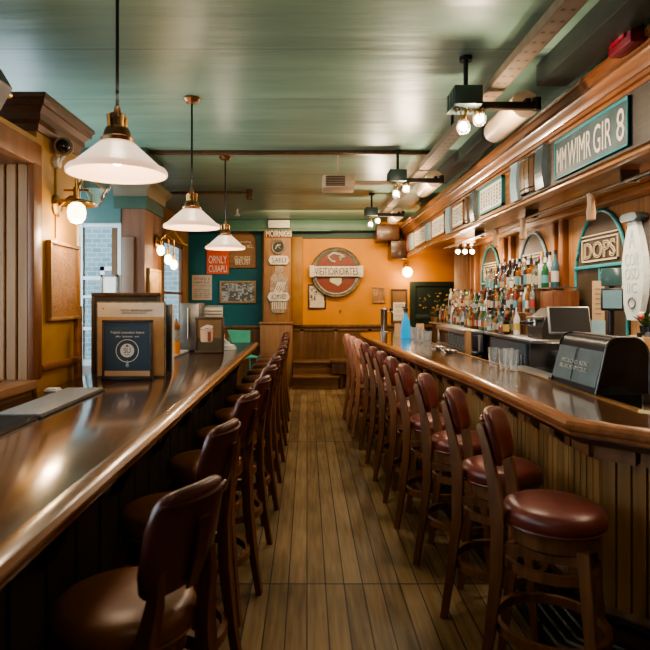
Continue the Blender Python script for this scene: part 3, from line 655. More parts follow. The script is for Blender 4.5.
# perforated steel channel under the ceiling
bt = thing('ceiling_channel', 'long perforated beige metal channel running under the ceiling above the right aisle', 'channel', (1.17, 5.0, 2.9))
mb = MB().box(1.125, 1.215, -1.2, 8.9, 2.90, 2.912).box(1.118, 1.127, -1.2, 8.9, 2.90, 2.95).box(1.213, 1.222, -1.2, 8.9, 2.90, 2.95)
part('channel', mb, perf_mat(), bt, world=True, smooth=0)
for y in (0.5, 2.4, 4.7, 7.0): part('hanger', B(1.16, 1.18, y - 0.01, y + 0.01, 2.91, 3.1), M['black'], bt, world=True)
def make_rig(label):
    t = thing('spotlight_rig', label, 'light fixture', (0, 0, 0), 0, 'spotlight rigs along the ceiling channel')
    part('hanging_rod', MB().cyl((-0.02, 0, 0.06), (-0.02, 0, 0.38), 0.014, n=10).cyl((-0.02, 0, 0.355), (-0.02, 0, 0.38), 0.04, n=12), M['black'], t)
    mb = MB().box(-0.115, 0.055, -0.11, 0.10, 0.055, 0.17, 0.006)
    for k in range(3): mb.box(-0.12, -0.11, -0.09 + k * 0.06, -0.05 + k * 0.06, 0.075, 0.15, 0.002)
    part('ballast_box', mb, plain('grey_green_box', (0.07, 0.10, 0.09), 0.35, 0.3), t)
    part('arm', MB().box(-0.10, 0.44, -0.02, 0.02, 0.055, 0.10, 0.004).box(0.40, 0.44, -0.02, 0.02, 0.05, 0.13, 0.003), M['black_wood'], t)
    for k, (bx, by, bz) in enumerate(((-0.04, -0.02, -0.055), (0.065, 0.0, 0.0))):
        h = part('bulb_holder', MB().cyl((bx, by, bz + 0.025), (bx, by, bz + 0.065), 0.018, n=12).cyl((bx * 0.8, by, bz + 0.07), (bx * 0.7, by, 0.06), 0.008, n=6), M['brass'], t)
        part('bulb', MB().sphere((bx, by, bz), 0.021, 14, 1.15), M['bulb'], h)
        part('glass_globe', MB().lathe([(0.02, 0.04), (0.034, 0.025), (0.042, 0.0), (0.038, -0.025), (0.026, -0.042)], (bx, by, bz), 18, cap=False), M['clear'], h)
    mb = MB()
    for k in range(7): a = k * 0.9; mb.tube([(-0.10 + 0.03 * k, -0.03, 0.06), (-0.09 + 0.028 * k, -0.05, 0.02 - 0.01 * (k % 3)), (-0.07 + 0.026 * k, -0.02, 0.05)], 0.004, 5)
    part('wiring', mb, M['brass'], t)
    part('spot_tube', MB().tube([(0.36, 0.68, 0.10), (0.36, 0.668, 0.10), (0.36, 0.63, 0.10), (0.36, 0.55, 0.10), (0.36, 0.03, 0.10)], [0.03, 0.058, 0.078, 0.086, 0.086], 24), M['cream'], t)
    part('tube_strap', MB().box(0.345, 0.375, -0.02, 0.05, 0.085, 0.12), M['black'], t)
    return t
rg = None
for k, y in enumerate((3.6, 5.85, 8.2)):
    lab = 'spotlight rig with two lit bulbs and cream tube, ' + ['nearest the camera', 'middle one of three', 'farthest from the camera'][k]
    if k == 0: rg = make_rig(lab); rg.location = (1.0, y, 2.72)
    else: dup(rg, (0.93, y, 2.72), 0, lab)
# boxy heater with a grille, on a pole from the middle rig
t = thing('ceiling_heater', 'beige box heater with a slotted grille hung on a horizontal pole under the ceiling', 'heater', (0.315, 5.85, 2.60))
mb = B(0.155, 0.475, 5.75, 6.05, 2.71, 2.84, 0.012); part('housing', mb, M['cream'], t, world=True)
mb = MB()
for k in range(6): mb.box(0.185, 0.375, 5.742, 5.752, 2.728 + k * 0.017, 2.738 + k * 0.017)
part('grille', mb, M['frame_dk'], t, world=True, smooth=0)
part('pole', MB().cyl((0.47, 5.85, 2.775), (0.90, 5.85, 2.775), 0.022, n=12), M['cream'], t, world=True)
part('drop_rod', MB().cyl((0.315, 5.9, 2.83), (0.315, 5.9, 3.1), 0.010, n=8), M['cream'], t, world=True)
# sprinkler, vent and emergency light at the back
solo('sprinkler', MB().cyl((-1.15, 9.6, 3.02), (-1.15, 9.6, 3.1), 0.02, n=10).cyl((-1.15, 9.6, 2.985), (-1.15, 9.6, 3.025), 0.05, 0.03, 12), M['white'], 'small white sprinkler head on the green ceiling before the teal wall', 'sprinkler')
t = thing('emergency_light', 'white box emergency light on the green beam above the wooden column', 'light', (-0.52, 10.86, 2.93))
part('housing', B(-0.72, -0.32, 10.80, 10.87, 2.94, 3.08, 0.012), M['white'], t, world=True)
part('diffuser', B(-0.70, -0.34, 10.79, 10.80, 2.96, 3.06, 0.004), M['offwhite'], t, world=True)
t = thing('air_vent', 'small rust brown vent grille high on the green beam above the round sign', 'vent', (0.5, 10.87, 2.9))
part('frame', B(0.40, 0.66, 11.10, 11.20, 2.92, 3.07, 0.006), M['frame_dk'], t, world=True)
mb = MB()
for k in range(5): mb.box(0.42, 0.64, 11.092, 11.102, 2.94 + k * 0.024, 2.952 + k * 0.024)
part('grille', mb, M['frame_gold'], t, world=True, smooth=0)
# red alarm box on the cornice
t = thing('fire_alarm', 'dark red alarm box on the cornice at the upper right edge', 'alarm', (1.66, 3.02, 2.93))
part('housing', B(1.625, 1.70, 2.93, 3.15, 2.90, 3.04, 0.012), M['red'], t, world=True)
part('lens', B(1.612, 1.626, 2.97, 3.11, 2.94, 3.0, 0.006), plain('red_lens', (0.3, 0.01, 0.03), 0.15), t, world=True)
# ---- wall sconces on the left
def make_sconce(label, extra):
    t = thing('wall_sconce', label, 'lamp', (0, 0, 0))            # local +X out of the wall
    part('wall_plate', MB().tube([(0, 0, 0), (0.012, 0, 0), (0.022, 0, 0)], [0.075, 0.07, 0.05], 24), M['brass'], t)
    part('arm', MB().tube([(0.02, 0, 0), (0.05, 0, 0.03), (0.09, 0, 0.06), (0.13, 0, 0.055)], 0.009, 8).cyl((0.13, 0, 0.02), (0.13, 0, 0.12), 0.02, n=12).cyl((0.13, 0, 0.12), (0.13, 0, 0.17), 0.011, n=8).cyl((0.05, 0, 0.10), (0.21, 0, 0.10), 0.007, n=6), M['brass'], t)
    part('reflector', MB().lathe([(0.03, 0.045), (0.10, 0.03), (0.125, 0.015), (0.125, 0.005), (0.10, 0.02), (0.028, 0.035)], (0.13, 0, 0), 32, cap=False), M['brass'], t)
    part('globe', MB().lathe([(0.028, 0.02), (0.05, 0.0), (0.058, -0.04), (0.054, -0.075), (0.035, -0.105), (0.001, -0.115)], (0.13, 0, 0), 24, cap=False), M['globe'], t)
    if extra:
        part('glass_bowl', MB().lathe([(0.10, 0.10), (0.085, 0.06), (0.06, 0.03), (0.04, -0.02), (0.02, -0.05)], (0.235, 0.06, 0.06), 20, cap=False), M['clear'], t)
        part('bowl_bracket', MB().tube([(0.13, 0, 0.12), (0.18, 0.03, 0.19), (0.235, 0.06, 0.17), (0.30, 0.08, 0.10)], 0.010, 8), M['brass'], t)
    return t
s1 = make_sconce('brass wall sconce with a glowing globe on the ochre pier below the security camera', True); s1.location = (-1.6, 3.72, 2.20)
t = thing('wall_sconce', 'cluster of three bare glowing bulbs on brass arms at the second pier', 'lamp', (-1.58, 6.1, 2.12))
part('wall_plate', MB().tube([(-1.58, 6.15, 2.22), (-1.555, 6.15, 2.22)], [0.07, 0.05], 20), M['brass'], t, world=True)
mb = MB()
for bx, by, bz in ((-1.53, 6.10, 2.12), (-1.47, 6.18, 2.03), (-1.43, 6.26, 1.98)):
    mb.tube([(-1.56, 6.15, 2.22), (-1.50, by, 2.29), (bx, by, 2.24), (bx, by, bz + 0.09)], 0.009, 8)
    mb.cyl((bx, by, bz + 0.05), (bx, by, bz + 0.10), 0.022, n=12)
mb.tube([(-1.56, 6.2, 2.25), (-1.45, 6.3, 2.36), (-1.35, 6.35, 2.22), (-1.30, 6.35, 2.20)], 0.014, 8)
part('arm', mb, M['brass'], t, world=True)
for bx, by, bz in ((-1.53, 6.10, 2.12), (-1.47, 6.18, 2.03), (-1.43, 6.26, 1.98)):
    part('bulb', MB().sphere((bx, by, bz), 0.042, 14, 1.35), M['globe'], t, world=True)
t = thing('wall_sconce', 'small glowing globe sconce on the orange back wall beside the green door', 'lamp', (1.91, YB, 2.1))
part('wall_plate', MB().tube([(1.91, YB, 2.25), (1.91, YB - 0.03, 2.25)], [0.06, 0.045], 16), M['brass'], t, world=True)
part('arm', MB().tube([(1.91, YB - 0.02, 2.25), (1.91, YB - 0.10, 2.27), (1.91, YB - 0.12, 2.22)], 0.012, 8), M['brass'], t, world=True)
part('globe', MB().sphere((1.91, YB - 0.12, 2.13), 0.10, 20), M['globe'], t, world=True)
# spot cluster under the soffit
t = thing('spotlight_rig', 'row of three small lit spots under the far end of the soffit', 'light fixture', (2.15, 8.2, 2.30), 0)
part('bar', MB().box(2.08, 2.36, 8.17, 8.23, 2.40, 2.47, 0.004), M['cream'], t, world=True)
for k in range(3):
    xx = 2.11 + k * 0.10
    h = part('spot_can', MB().tube([(xx, 8.2, 2.41), (xx, 8.19, 2.35), (xx, 8.17, 2.29)], [0.018, 0.03, 0.036], 14), M['cream'], t, world=True)
    part('bulb', MB().sphere((xx, 8.15, 2.275), 0.032, 12), M['bulb'], h, world=True)
# silver service pipe and its hanging pegs
t = thing('service_pipe', 'long silver pipe under the soffit above the back bar', 'pipe', (2.12, 5.0, 2.38))
part('pipe', MB().cyl((2.12, 1.0, 2.395), (2.12, 9.0, 2.395), 0.011, n=10).cyl((2.20, 1.0, 2.405), (2.20, 9.0, 2.405), 0.008, n=8), M['steel'], t, world=True)
for y in (2.2, 3.9, 5.6, 7.3): part('bracket', B(2.10, 2.22, y - 0.01, y + 0.01, 2.39, 2.47), M['steel_dk'], t, world=True)
PEG = [(2.12, 4.35, 'nearest the camera, above the surfboard'), (2.12, 5.72, 'above the middle arch'), (2.12, 6.55, 'between the middle and far arches'), (2.12, 3.75, 'at the right edge of the view')]
pg = None
for k, (x, y, w_) in enumerate(PEG[:3]):
    lab = 'pale wooden peg hanging under the soffit, ' + w_
    if pg is None:
        pg = thing('hanging_peg', lab, 'peg', (x, y, 2.22), 0, 'wooden pegs under the soffit')
        part('peg', MB().lathe([(0.012, -0.03), (0.030, -0.02), (0.034, 0.03), (0.026, 0.09), (0.028, 0.15), (0.034, 0.165), (0.034, 0.175)], n=18), plain('pale_peg_wood', (0.42, 0.26, 0.15), 0.45, noise=0.2), pg)
        part('hook', MB().cyl((0, 0, 0.17), (0, 0, 0.182), 0.012, n=8), M['steel_dk'], pg)
    else: dup(pg, (x, y, 2.22), 0, lab)

# ================================================================== FLAT SIGNS, PICTURES (local: X right, Z up, -Y to the viewer)
def flat(name, label, cat, loc, rotz, group=None): return thing(name, label, cat, loc, rotz, group)
def framed(name, label, cat, loc, rotz, w, h, fw, fmat, pmat, d=0.025, txt=(), tmat=None, pname='picture', group=None):
    t = flat(name, label, cat, loc, rotz, group)
    mb = MB().box(-w / 2, w / 2, -d, 0, 0, fw, 0.004).box(-w / 2, w / 2, -d, 0, h - fw, h, 0.004).box(-w / 2, -w / 2 + fw, -d, 0, fw, h - fw, 0.004).box(w / 2 - fw, w / 2, -d, 0, fw, h - fw, 0.004)
    part('frame', mb, fmat, t)
    part(pname, B(-w / 2 + fw * 0.8, w / 2 - fw * 0.8, -d * 0.55, -0.002, fw * 0.8, h - fw * 0.8), pmat, t, smooth=0)
    if txt:
        mb = MB()
        for s_, tw, th, cx, cz in txt: mb.text(s_, tw, th, cx, -d * 0.55 - 0.0005, cz)
        part('lettering', mb, tmat or M['ink'], t, smooth=0)
    return t
def backpx(x0, x1, y0, y1, d): return ((X(x0, d) + X(x1, d)) / 2, Z(y1, d), X(x1, d) - X(x0, d), Z(y0, d) - Z(y1, d))
YW = YB - 0.001
# -- teal wall
cx, cz, w, h = backpx(207, 229, 243.5, 274, YB)
t = flat('poster', 'orange-red poster with cream block lettering on the teal wall behind the far pendant', 'poster', (cx, YW - 0.02, cz), 0)
part('sheet', B(-w / 2, w / 2, -0.012, 0, 0, h), M['red_poster'], t, smooth=0)
part('lettering', MB().text('ORNLY', w * 0.82, h * 0.25, 0, -0.013, h * 0.47).text('CUIAPLI', w * 0.82, h * 0.22, 0, -0.013, h * 0.17).text('ZUNE', w * 0.6, h * 0.1, 0, -0.013, h * 0.86), M['cream_letter'], t, smooth=0)
cx, cz, w, h = backpx(228, 256, 230, 268, YB)
t = flat('wooden_sign', 'arched brown wooden board with white lettering on the teal wall', 'sign', (cx, YW, cz), 0)
poly = [(-w / 2, 0, 0), (w / 2, 0, 0), (w / 2, 0, h * 0.66)] + [(w / 2 * math.cos(a), 0, h * 0.66 + h * 0.34 * math.sin(a)) for a in [PI * i / 16 for i in range(1, 16)]] + [(-w / 2, 0, h * 0.66)]
part('board', MB().prism(poly, (0, -0.018, 0)), wood('arch_board_wood', (0.17, 0.08, 0.03), (0.30, 0.155, 0.06), 'X', 7, 0.5), t, smooth=0)
part('rim', MB().tube([(p[0], -0.018, p[2]) for p in poly], 0.014, 6, True), M['wainscot'], t)
part('lettering', MB().text('LomvaDug', w * 0.46, h * 0.07, w * 0.10, -0.019, h * 0.68).text('Suaio BCL.', w * 0.5, h * 0.08, w * 0.16, -0.019, h * 0.57).text('GUINSSS', w * 0.56, h * 0.10, w * 0.02, -0.019, h * 0.26).text('BEUSI', w * 0.5, h * 0.12, w * 0.02, -0.019, h * 0.15), M['cream_letter'], t, smooth=0)
cx, cz, w, h = backpx(192, 212, 275, 300, YB)
t = flat('notice', 'cream paper notice with dark print on the teal wall left of the monochrome picture', 'notice', (cx, YW, cz), 0)
part('sheet', B(-w / 2, w / 2, -0.008, 0, 0, h), plain('cream_notice', (0.52, 0.43, 0.33), 0.6), t, smooth=0)
mb = MB().text('TOVED E', w * 0.8, h * 0.10, 0, -0.0085, h * 0.84).text('HIIPP A R', w * 0.74, h * 0.10, 0, -0.0085, h * 0.70).text('wemolintore', w * 0.8, h * 0.045, 0, -0.0085, h * 0.58)
for k in range(5): mb.text(['tonhelr esduor', 'ipsmarr tuloen', 'moc wertlin sa', 'udortes milanr', 'halrote neum'][k], w * 0.78, h * 0.055, 0, -0.0085, h * 0.42 - k * h * 0.075)
part('lettering', mb, plain('brown_ink', (0.13, 0.08, 0.05), 0.6), t, smooth=0)
cx, cz, w, h = backpx(220, 256, 281, 303, YB)
framed('picture_frame', 'wide framed monochrome picture in a gilt brown frame on the teal wall', 'picture', (cx, YW, cz), 0, w, h, 0.035, M['frame_gold'], M['mono'], 0.04)
# -- column
YC = 10.849; dC = 10.85
cx, cz, w, h = backpx(266, 292, 230, 237.5, dC)
t = flat('letter_sign', 'row of weathered white capital letters at the top of the wooden column', 'sign', (cx, YC, cz), 0)
part('backing', B(-w / 2, w / 2, -0.01, 0, 0, h, 0.003), M['dark_wood_y'], t)
part('lettering', MB().text('MOIRNIOIS', w * 0.97, h * 0.86, 0, -0.010, h / 2, ext=0.012), M['cream_letter'], t, smooth=0)
cx, cz, w, h = backpx(272, 284, 240, 254, dC)
t = flat('medallion', 'round dark medallion with a grey rim on the wooden column', 'medallion', (cx, YC, cz), 0)
part('disc', MB().tube([(0, 0, h / 2), (0, -0.015, h / 2)], [w / 2 * 0.85, w / 2 * 0.85], 28), M['ink'], t)
part('rim', MB().tube([(w / 2 * math.cos(a), -0.012, h / 2 + h / 2 * math.sin(a)) for a in [2 * PI * i / 28 for i in range(28)]], 0.018, 8, True), M['roundel_rim'], t)
part('emblem', MB().tube([(-0.05, -0.017, h / 2 - 0.04), (0.0, -0.017, h / 2 + 0.05), (0.05, -0.017, h / 2 - 0.03), (-0.04, -0.017, h / 2 + 0.02), (0.05, -0.017, h / 2 + 0.04)], 0.010, 6), M['offwhite'], t)
def arrow_sign(x0, x1, y0, y1, txt, label, side):
    cx, cz, w, h = backpx(x0, x1, y0, y1, dC)
    t = flat('arrow_sign', label, 'sign', (cx, YC - 0.03, cz), 0)
    poly = [(-w / 2, 0, h / 2), (-w * 0.40, 0, h), (w * 0.40, 0, h), (w / 2, 0, h / 2), (w * 0.40, 0, 0), (-w * 0.40, 0, 0)]
    part('board', MB().prism(poly, (0, -0.015, 0)), plain('weathered_white_board', (0.56, 0.52, 0.46), 0.6, noise=0.25, nscale=14), t, smooth=0)
    part('lettering', MB().text(txt, w * 0.66, h * 0.58, 0, -0.0155, h / 2), M['ink'], t, smooth=0)
    part('spacer', B(-0.05, 0.05, 0.0, 0.03, h * 0.3, h * 0.7), M['frame_dk'], t, smooth=0)
arrow_sign(268.5, 289.5, 256, 264.5, 'SAIILI', 'pointed white plaque lettered in black, upper one on the column', 0)
arrow_sign(267.5, 290, 292.5, 301, 'ACMYVIED', 'pointed white plaque lettered in black, lower one on the column', 0)
cx, cz, w, h = backpx(270, 288, 266, 313, dC)
t = flat('wall_plaque', 'tall silvered bottle-shaped relief on the wooden column behind the lower plaque', 'plaque', (cx, YC, cz), 0)
hw = [(0.0, 0.30), (0.06, 0.42), (0.30, 0.50), (0.52, 0.50), (0.66, 0.46), (0.74, 0.50), (0.82, 0.34), (0.88, 0.22), (1.0, 0.22)]
poly = [(-w * b_, 0, h * a) for a, b_ in hw] + [(w * b_, 0, h * a) for a, b_ in hw[::-1]]
part('relief', MB().prism(poly, (0, -0.02, 0)), M['ornate'], t, smooth=0)
mb = MB()
for k in range(7): xx = -w * 0.36 + k * w * 0.12; mb.box(xx - 0.008, xx + 0.008, -0.027, -0.02, h * 0.08, h * 0.24)
for k in range(9): mb.tube([(-w * 0.4 + 0.02 * k, -0.022, h * (0.36 + 0.03 * (k % 3))), (-w * 0.2 + 0.02 * k, -0.026, h * (0.5 + 0.05 * (k % 2))), (0.018 * k - 0.02, -0.022, h * 0.66)], 0.007, 5)
part('ribbing', mb, M['offwhite'], t)
# -- orange wall
cx, cz, w, h = backpx(308, 326, 284, 309, YB)
framed('picture_frame', 'dark framed cream cartoon print low on the orange wall below the round sign', 'picture', (cx, YW, cz), 0, w, h, 0.03, M['frame_dk'], M['comic'], 0.03)
ccx, ccz, R = X(336, YB), Z(272.5, YB), 25 * YB / F
t = flat('round_sign', 'large round rust-red sign with a grey rim on the orange wall', 'sign', (ccx, YW - 0.032, ccz - R), 0)
part('mounting_block', B(-0.12, 0.12, -0.001, 0.032, R - 0.12, R + 0.12), M['frame_dk'], t)
part('disc', MB().tube([(0, 0, R), (0, -0.05, R)], [R * 0.9, R * 0.9], 56), M['rust'], t)
part('rim', MB().lathe([(R * 0.80, 0), (R * 0.82, 0.06), (R * 0.88, 0.075), (R * 0.93, 0.06), (R * 0.97, 0.075), (R, 0.05), (R, 0)], n=64, cap=False), M['roundel_rim'], t)
rim = t.children[-1]
rim.data.transform(Matrix.Translation((0, 0, R)) @ Matrix.Rotation(PI / 2, 4, 'X'))
bw, bh = 53 * YB / F, 10 * YB / F
bn = part('banner', MB().box(-bw / 2, bw / 2, -0.125, -0.075, R - bh * 0.42, R + bh * 0.58, 0.006).box(-bw / 2, -bw / 2 + 0.08, -0.13, -0.07, R - bh * 0.50, R + bh * 0.66, 0.006).box(bw / 2 - 0.08, bw / 2, -0.13, -0.07, R - bh * 0.50, R + bh * 0.66, 0.006), plain('banner_white', (0.58, 0.53, 0.46), 0.5, noise=0.2, nscale=20), t)
part('lettering', MB().text('VIEITIOIRIDIRTES', bw * 0.80, bh * 0.70, 0, -0.127, R + bh * 0.08, ext=0.004), M['ink'], bn, smooth=0)
part('emblem', MB().tube([(-0.16, -0.058, R + 0.30), (-0.05, -0.058, R + 0.37), (0.10, -0.058, R + 0.33), (0.17, -0.058, R + 0.30), (0.06, -0.058, R + 0.28), (0.09, -0.058, R + 0.23)], 0.020, 6).tube([(-0.15, -0.058, R + 0.29), (-0.09, -0.058, R + 0.22), (-0.02, -0.058, R + 0.20)], 0.018, 6), plain('pale_teal_emblem', (0.36, 0.45, 0.42), 0.5), t)
part('badge', MB().prism([(-0.12, -0.052, R - 0.10), (0.10, -0.052, R - 0.10), (0.10, -0.052, R - 0.20), (0.04, -0.052, R - 0.26), (-0.12, -0.052, R - 0.18)], (0, -0.012, 0)), plain('pale_green_badge', (0.45, 0.48, 0.32), 0.5), t, smooth=0)
cx, cz, w, h = backpx(372, 385, 287, 303, YB)
framed('picture_frame', 'small square carved brown picture on the orange wall right of the round sign', 'picture', (cx, YW, cz), 0, w, h, 0.03, M['frame_gold'], M['carved'], 0.03)
cx, cz, w, h = backpx(391, 407, 289, 324, YB)
t = framed('framed_menu', 'tall dark framed menu on the orange wall beside the green door', 'menu', (cx, YW, cz), 0, w, h, 0.03, M['frame_dk'], M['brown_art'], 0.03)
part('menu_sheet', B(-w * 0.38, w * 0.38, -0.022, -0.0166, h * 0.10, h * 0.62), M['offwhite'], t, smooth=0)
part('lettering', MB().text('GUDKER', w * 0.56, h * 0.05, 0, -0.0225, h * 0.55).text('AONIWSS', w * 0.56, h * 0.05, 0, -0.0225, h * 0.49).text('Jain De', w * 0.4, h * 0.04, 0, -0.0225, h * 0.38).text('lamonel', w * 0.5, h * 0.035, 0, -0.0225, h * 0.24), M['greyink'], t, smooth=0)
solo('alarm_sounder', B(X(452.5, YB) , X(458, YB), YB - 0.06, YB, Z(231.5, YB), Z(225.5, YB), 0.012), M['white'], 'small white square box high on the orange wall above the green door', 'alarm')
solo('wall_hook', MB().cyl((X(340, YB), YB, Z(310, YB)), (X(340, YB), YB - 0.05, Z(310, YB)), 0.012, n=8).box(X(340, YB) - 0.012, X(340, YB) + 0.012, YB - 0.05, YB - 0.03, Z(312.5, YB), Z(309, YB), 0.003), M['brass'], 'tiny brass hook on the orange wall below the round sign', 'hook')
# -- ochre pier
framed('picture_frame', 'brown framed plan hanging on the ochre pier below the sconce', 'picture', (-1.599, 3.80, 1.47), PI / 2, 0.47, 0.50, 0.022, M['frame_gold'], M['old_plan'], 0.035)
t = thing('security_camera', 'dark dome security camera on the ochre pier above the sconce', 'camera', (-1.6, 3.74, 2.5))
part('mount', MB().tube([(-1.6, 3.70, 2.47), (-1.57, 3.70, 2.47)], 0.035, 16).tube([(-1.58, 3.70, 2.47), (-1.56, 3.73, 2.52), (-1.55, 3.75, 2.55)], 0.014, 8), M['white'], t, world=True)
part('body', MB().tube([(-1.56, 3.78, 2.58), (-1.545, 3.72, 2.575), (-1.53, 3.66, 2.565)], [0.03, 0.055, 0.058], 18), plain('camera_housing', (0.30, 0.24, 0.15), 0.4), t, world=True)
part('lens', MB().sphere((-1.529, 3.655, 2.565), 0.044, 16), M['black_gloss'], t, world=True)
solo('conduit', MB().tube([(-1.593, 3.70, 2.44), (-1.593, 3.70, 1.99)], 0.006, 6), M['ochre'], 'thin ochre conduit running down the pier from the camera', 'conduit')
# -- second pier
framed('picture_frame', 'small brown framed print on the aisle face of the second pier', 'picture', (-1.599, 6.06, 1.42), PI / 2, 0.46, 0.50, 0.025, M['frame_gold'], plain('sepia_print', (0.34, 0.20, 0.095), 0.5, noise=0.3, nscale=18), 0.03)
solo('wall_panel', B(-1.82, -1.70, 5.72, 5.749, 1.28, 2.22, 0.006), plain('pinkish_brown_board', (0.17, 0.11, 0.08), 0.5), 'plain pinkish brown board fixed to the near face of the second pier', 'board')
t = flat('notice', 'small white notice in a grey frame hanging in the left window', 'notice', (X(109.5, 5.76), 5.765, Z(296, 5.76)), 0)
part('frame', MB().box(-0.085, 0.085, -0.02, 0, 0, 0.02).box(-0.085, 0.085, -0.02, 0, 0.19, 0.21).box(-0.085, -0.065, -0.02, 0, 0, 0.21).box(0.065, 0.085, -0.02, 0, 0, 0.21), M['roundel_rim'], t)
part('sheet', B(-0.07, 0.07, -0.012, -0.002, 0.015, 0.195), M['white'], t, smooth=0)
t = thing('speaker', 'dark grey wedge speaker mounted above the wooden beam at the upper left edge', 'speaker', (-1.72, 2.9, 2.52))
mb = MB().prism([(-1.94, 2.75, 2.52), (-1.66, 2.75, 2.54), (-1.56, 2.75, 2.72), (-1.62, 2.75, 2.82), (-1.94, 2.75, 2.78)], (0, 0.34, 0)); part('cabinet', mb, plain('speaker_grey', (0.08, 0.085, 0.09), 0.35), t, world=True, smooth=0)
part('grille', MB().prism([(-1.645, 2.78, 2.555), (-1.555, 2.78, 2.715), (-1.545, 2.78, 2.71), (-1.635, 2.78, 2.55)], (0, 0.28, 0)), M['steel_dk'], t, world=True, smooth=0)
part('bracket', MB().cyl((-1.6, 3.1, 2.70), (-1.6, 3.13, 2.70), 0.02, n=10), M['brass'], t, world=True)
# ================================================================== THINGS ON THE LEFT COUNTER
zc = 1.068
t = thing('bar_mat', 'black honeycomb rubber bar mat at the near left end of the counter', 'mat', (-1.31, 2.0, zc))
part('base', B(-1.42, -1.20, 1.2, 2.60, zc, zc + 0.008, 0.003), M['rubber'], t, world=True)
mb = MB()
for i in range(16): x = -1.415 + i * 0.0138; mb.box(x, x + 0.004, 1.21, 2.59, zc + 0.008, zc + 0.02)
for j in range(92): y = 1.21 + j * 0.015; mb.box(-1.415, -1.205, y, y + 0.004, zc + 0.008, zc + 0.02)
part('grid', mb, M['rubber'], t, world=True, smooth=0)
t = thing('bar_mat', 'grey ribbed bar mat lying beyond the black mat on the left counter', 'mat', (-1.31, 3.0, zc))
part('base', B(-1.42, -1.19, 2.62, 3.44, zc, zc + 0.010, 0.003), M['rubber'], t, world=True)
part('ribbed_top', B(-1.41, -1.20, 2.63, 3.43, zc + 0.010, zc + 0.018, 0.003), M['mat_grey'], t, world=True)
solo('bar_mat', MB().box(-1.50, -1.22, 4.7, 6.9, zc, zc + 0.012, 0.004).box(-1.49, -1.23, 4.72, 6.88, zc + 0.012, zc + 0.018, 0.002), plain('pale_grey_runner', (0.34, 0.37, 0.39), 0.35), 'pale grey runner along the back of the counter beneath the steel dispenser', 'mat')
t = thing('napkin', 'small folded white napkin at the back edge of the counter by the pier', 'napkin', (-1.50, 3.0, zc))
part('napkin', MB().box(-1.525, -1.445, 3.37, 3.44, zc, zc + 0.010, 0.003).box(-1.52, -1.45, 3.375, 3.435, zc + 0.010, zc + 0.018, 0.003), M['white'], t, world=True)
t = thing('dish', 'dark red shallow dish on the wooden ledge at the left edge', 'dish', (-1.70, 3.05, 1.14))
part('bowl', MB().lathe([(0.001, 0.0), (0.05, 0.0), (0.085, 0.02), (0.10, 0.035), (0.096, 0.036), (0.08, 0.024), (0.001, 0.008)], n=28, cap=False), plain('dark_red_glaze', (0.16, 0.03, 0.015), 0.25), t)
# navy sign
dS = 3.86; w, h = 0.335, 0.40
t = flat('table_sign', 'navy blue sign with a white circular badge standing in front of the white board', 'sign', (X(127, dS), dS, zc), 0)
part('frame', MB().box(-w / 2, w / 2, 0, 0.03, 0.012, 0.03, 0.004).box(-w / 2, w / 2, 0, 0.03, h - 0.018, h, 0.004).box(-w / 2, -w / 2 + 0.018, 0, 0.03, 0.02, h, 0.004).box(w / 2 - 0.018, w / 2, 0, 0.03, 0.02, h, 0.004), plain('dark_brown_sign_frame', (0.075, 0.048, 0.03), 0.4), t)
part('board', B(-w / 2 + 0.015, w / 2 - 0.015, 0.006, 0.024, 0.028, h - 0.015), M['navy'], t, smooth=0)
part('strip', B(-w / 2 + 0.018, w / 2 - 0.018, 0.003, 0.006, 0.03, 0.062), M['tan_paper'], t, smooth=0)
ring = lambda r, z, th: MB().tube([(r * math.cos(2 * PI * i / 48), 0.005, z + r * math.sin(2 * PI * i / 48)) for i in range(48)], th, 6, True)
part('badge_ring', ring(0.074, 0.195, 0.0028), M['white'], t)
part('badge', MB().tube([(0, 0.006, 0.197), (0, 0.003, 0.197)], 0.046, 36), M['white'], t)
mb = MB().text('SU', 0.044, 0.034, 0, 0.0028, 0.197, ext=0.001).text('...', 0.03, 0.006, 0, 0.0028, 0.170, ext=0.001)
mb.prism([(-0.012, 0.003, 0.222), (0.0, 0.003, 0.238), (0.012, 0.003, 0.222)], (0, -0.001, 0)); part('emblem', mb, M['navy'], t, smooth=0)
part('lettering', MB().text('Yelpluf creeutlart beere', 0.225, 0.022, 0, 0.005, 0.315).text('ulilo  lcornces  evti', 0.155, 0.013, 0, 0.005, 0.291), M['white'], t, smooth=0)
part('drop_mark', MB().lathe([(0.001, 0.0), (0.011, 0.006), (0.012, 0.014), (0.006, 0.024), (0.009, 0.030), (0.001, 0.048)], (0.0, 0.006, 0.085), 12, cap=False), M['paleblue'], t)
part('foot', MB().box(-w / 2 - 0.004, w / 2 + 0.004, -0.005, 0.05, 0, 0.012, 0.004), M['black'], t)
# white board behind
dB = 4.02; w, h = 0.475, 0.52
t = flat('display_board', 'tall white and tan display board behind the navy sign', 'board', (X(131, dB), dB, zc), 0)
part('panel', B(-w / 2, w / 2, 0, 0.018, 0, h, 0.003), M['roundel_rim'], t)
part('white_sheet', B(-w / 2 + 0.008, w / 2 - 0.010, -0.003, 0.0, h * 0.80, h - 0.008), plain('pale_sheet', (0.66, 0.62, 0.55), 0.5), t, smooth=0)
part('tan_sheet', B(-w / 2 + 0.008, w / 2 - 0.010, -0.003, 0.0, 0.01, h * 0.80), M['tan_paper'], t, smooth=0)
part('lettering', MB().text('TOPTA  NIKIWORORIENTT', 0.22, 0.014, 0.04, -0.0035, h * 0.885).text('IAMERNI OOS ATTLI', 0.17, 0.009, 0.02, -0.0035, h * 0.85), M['greyink'], t, smooth=0)
part('red_dot', MB().tube([(-0.19, 0, h * 0.91), (-0.19, -0.004, h * 0.91)], 0.006, 12), M['red_poster'], t)
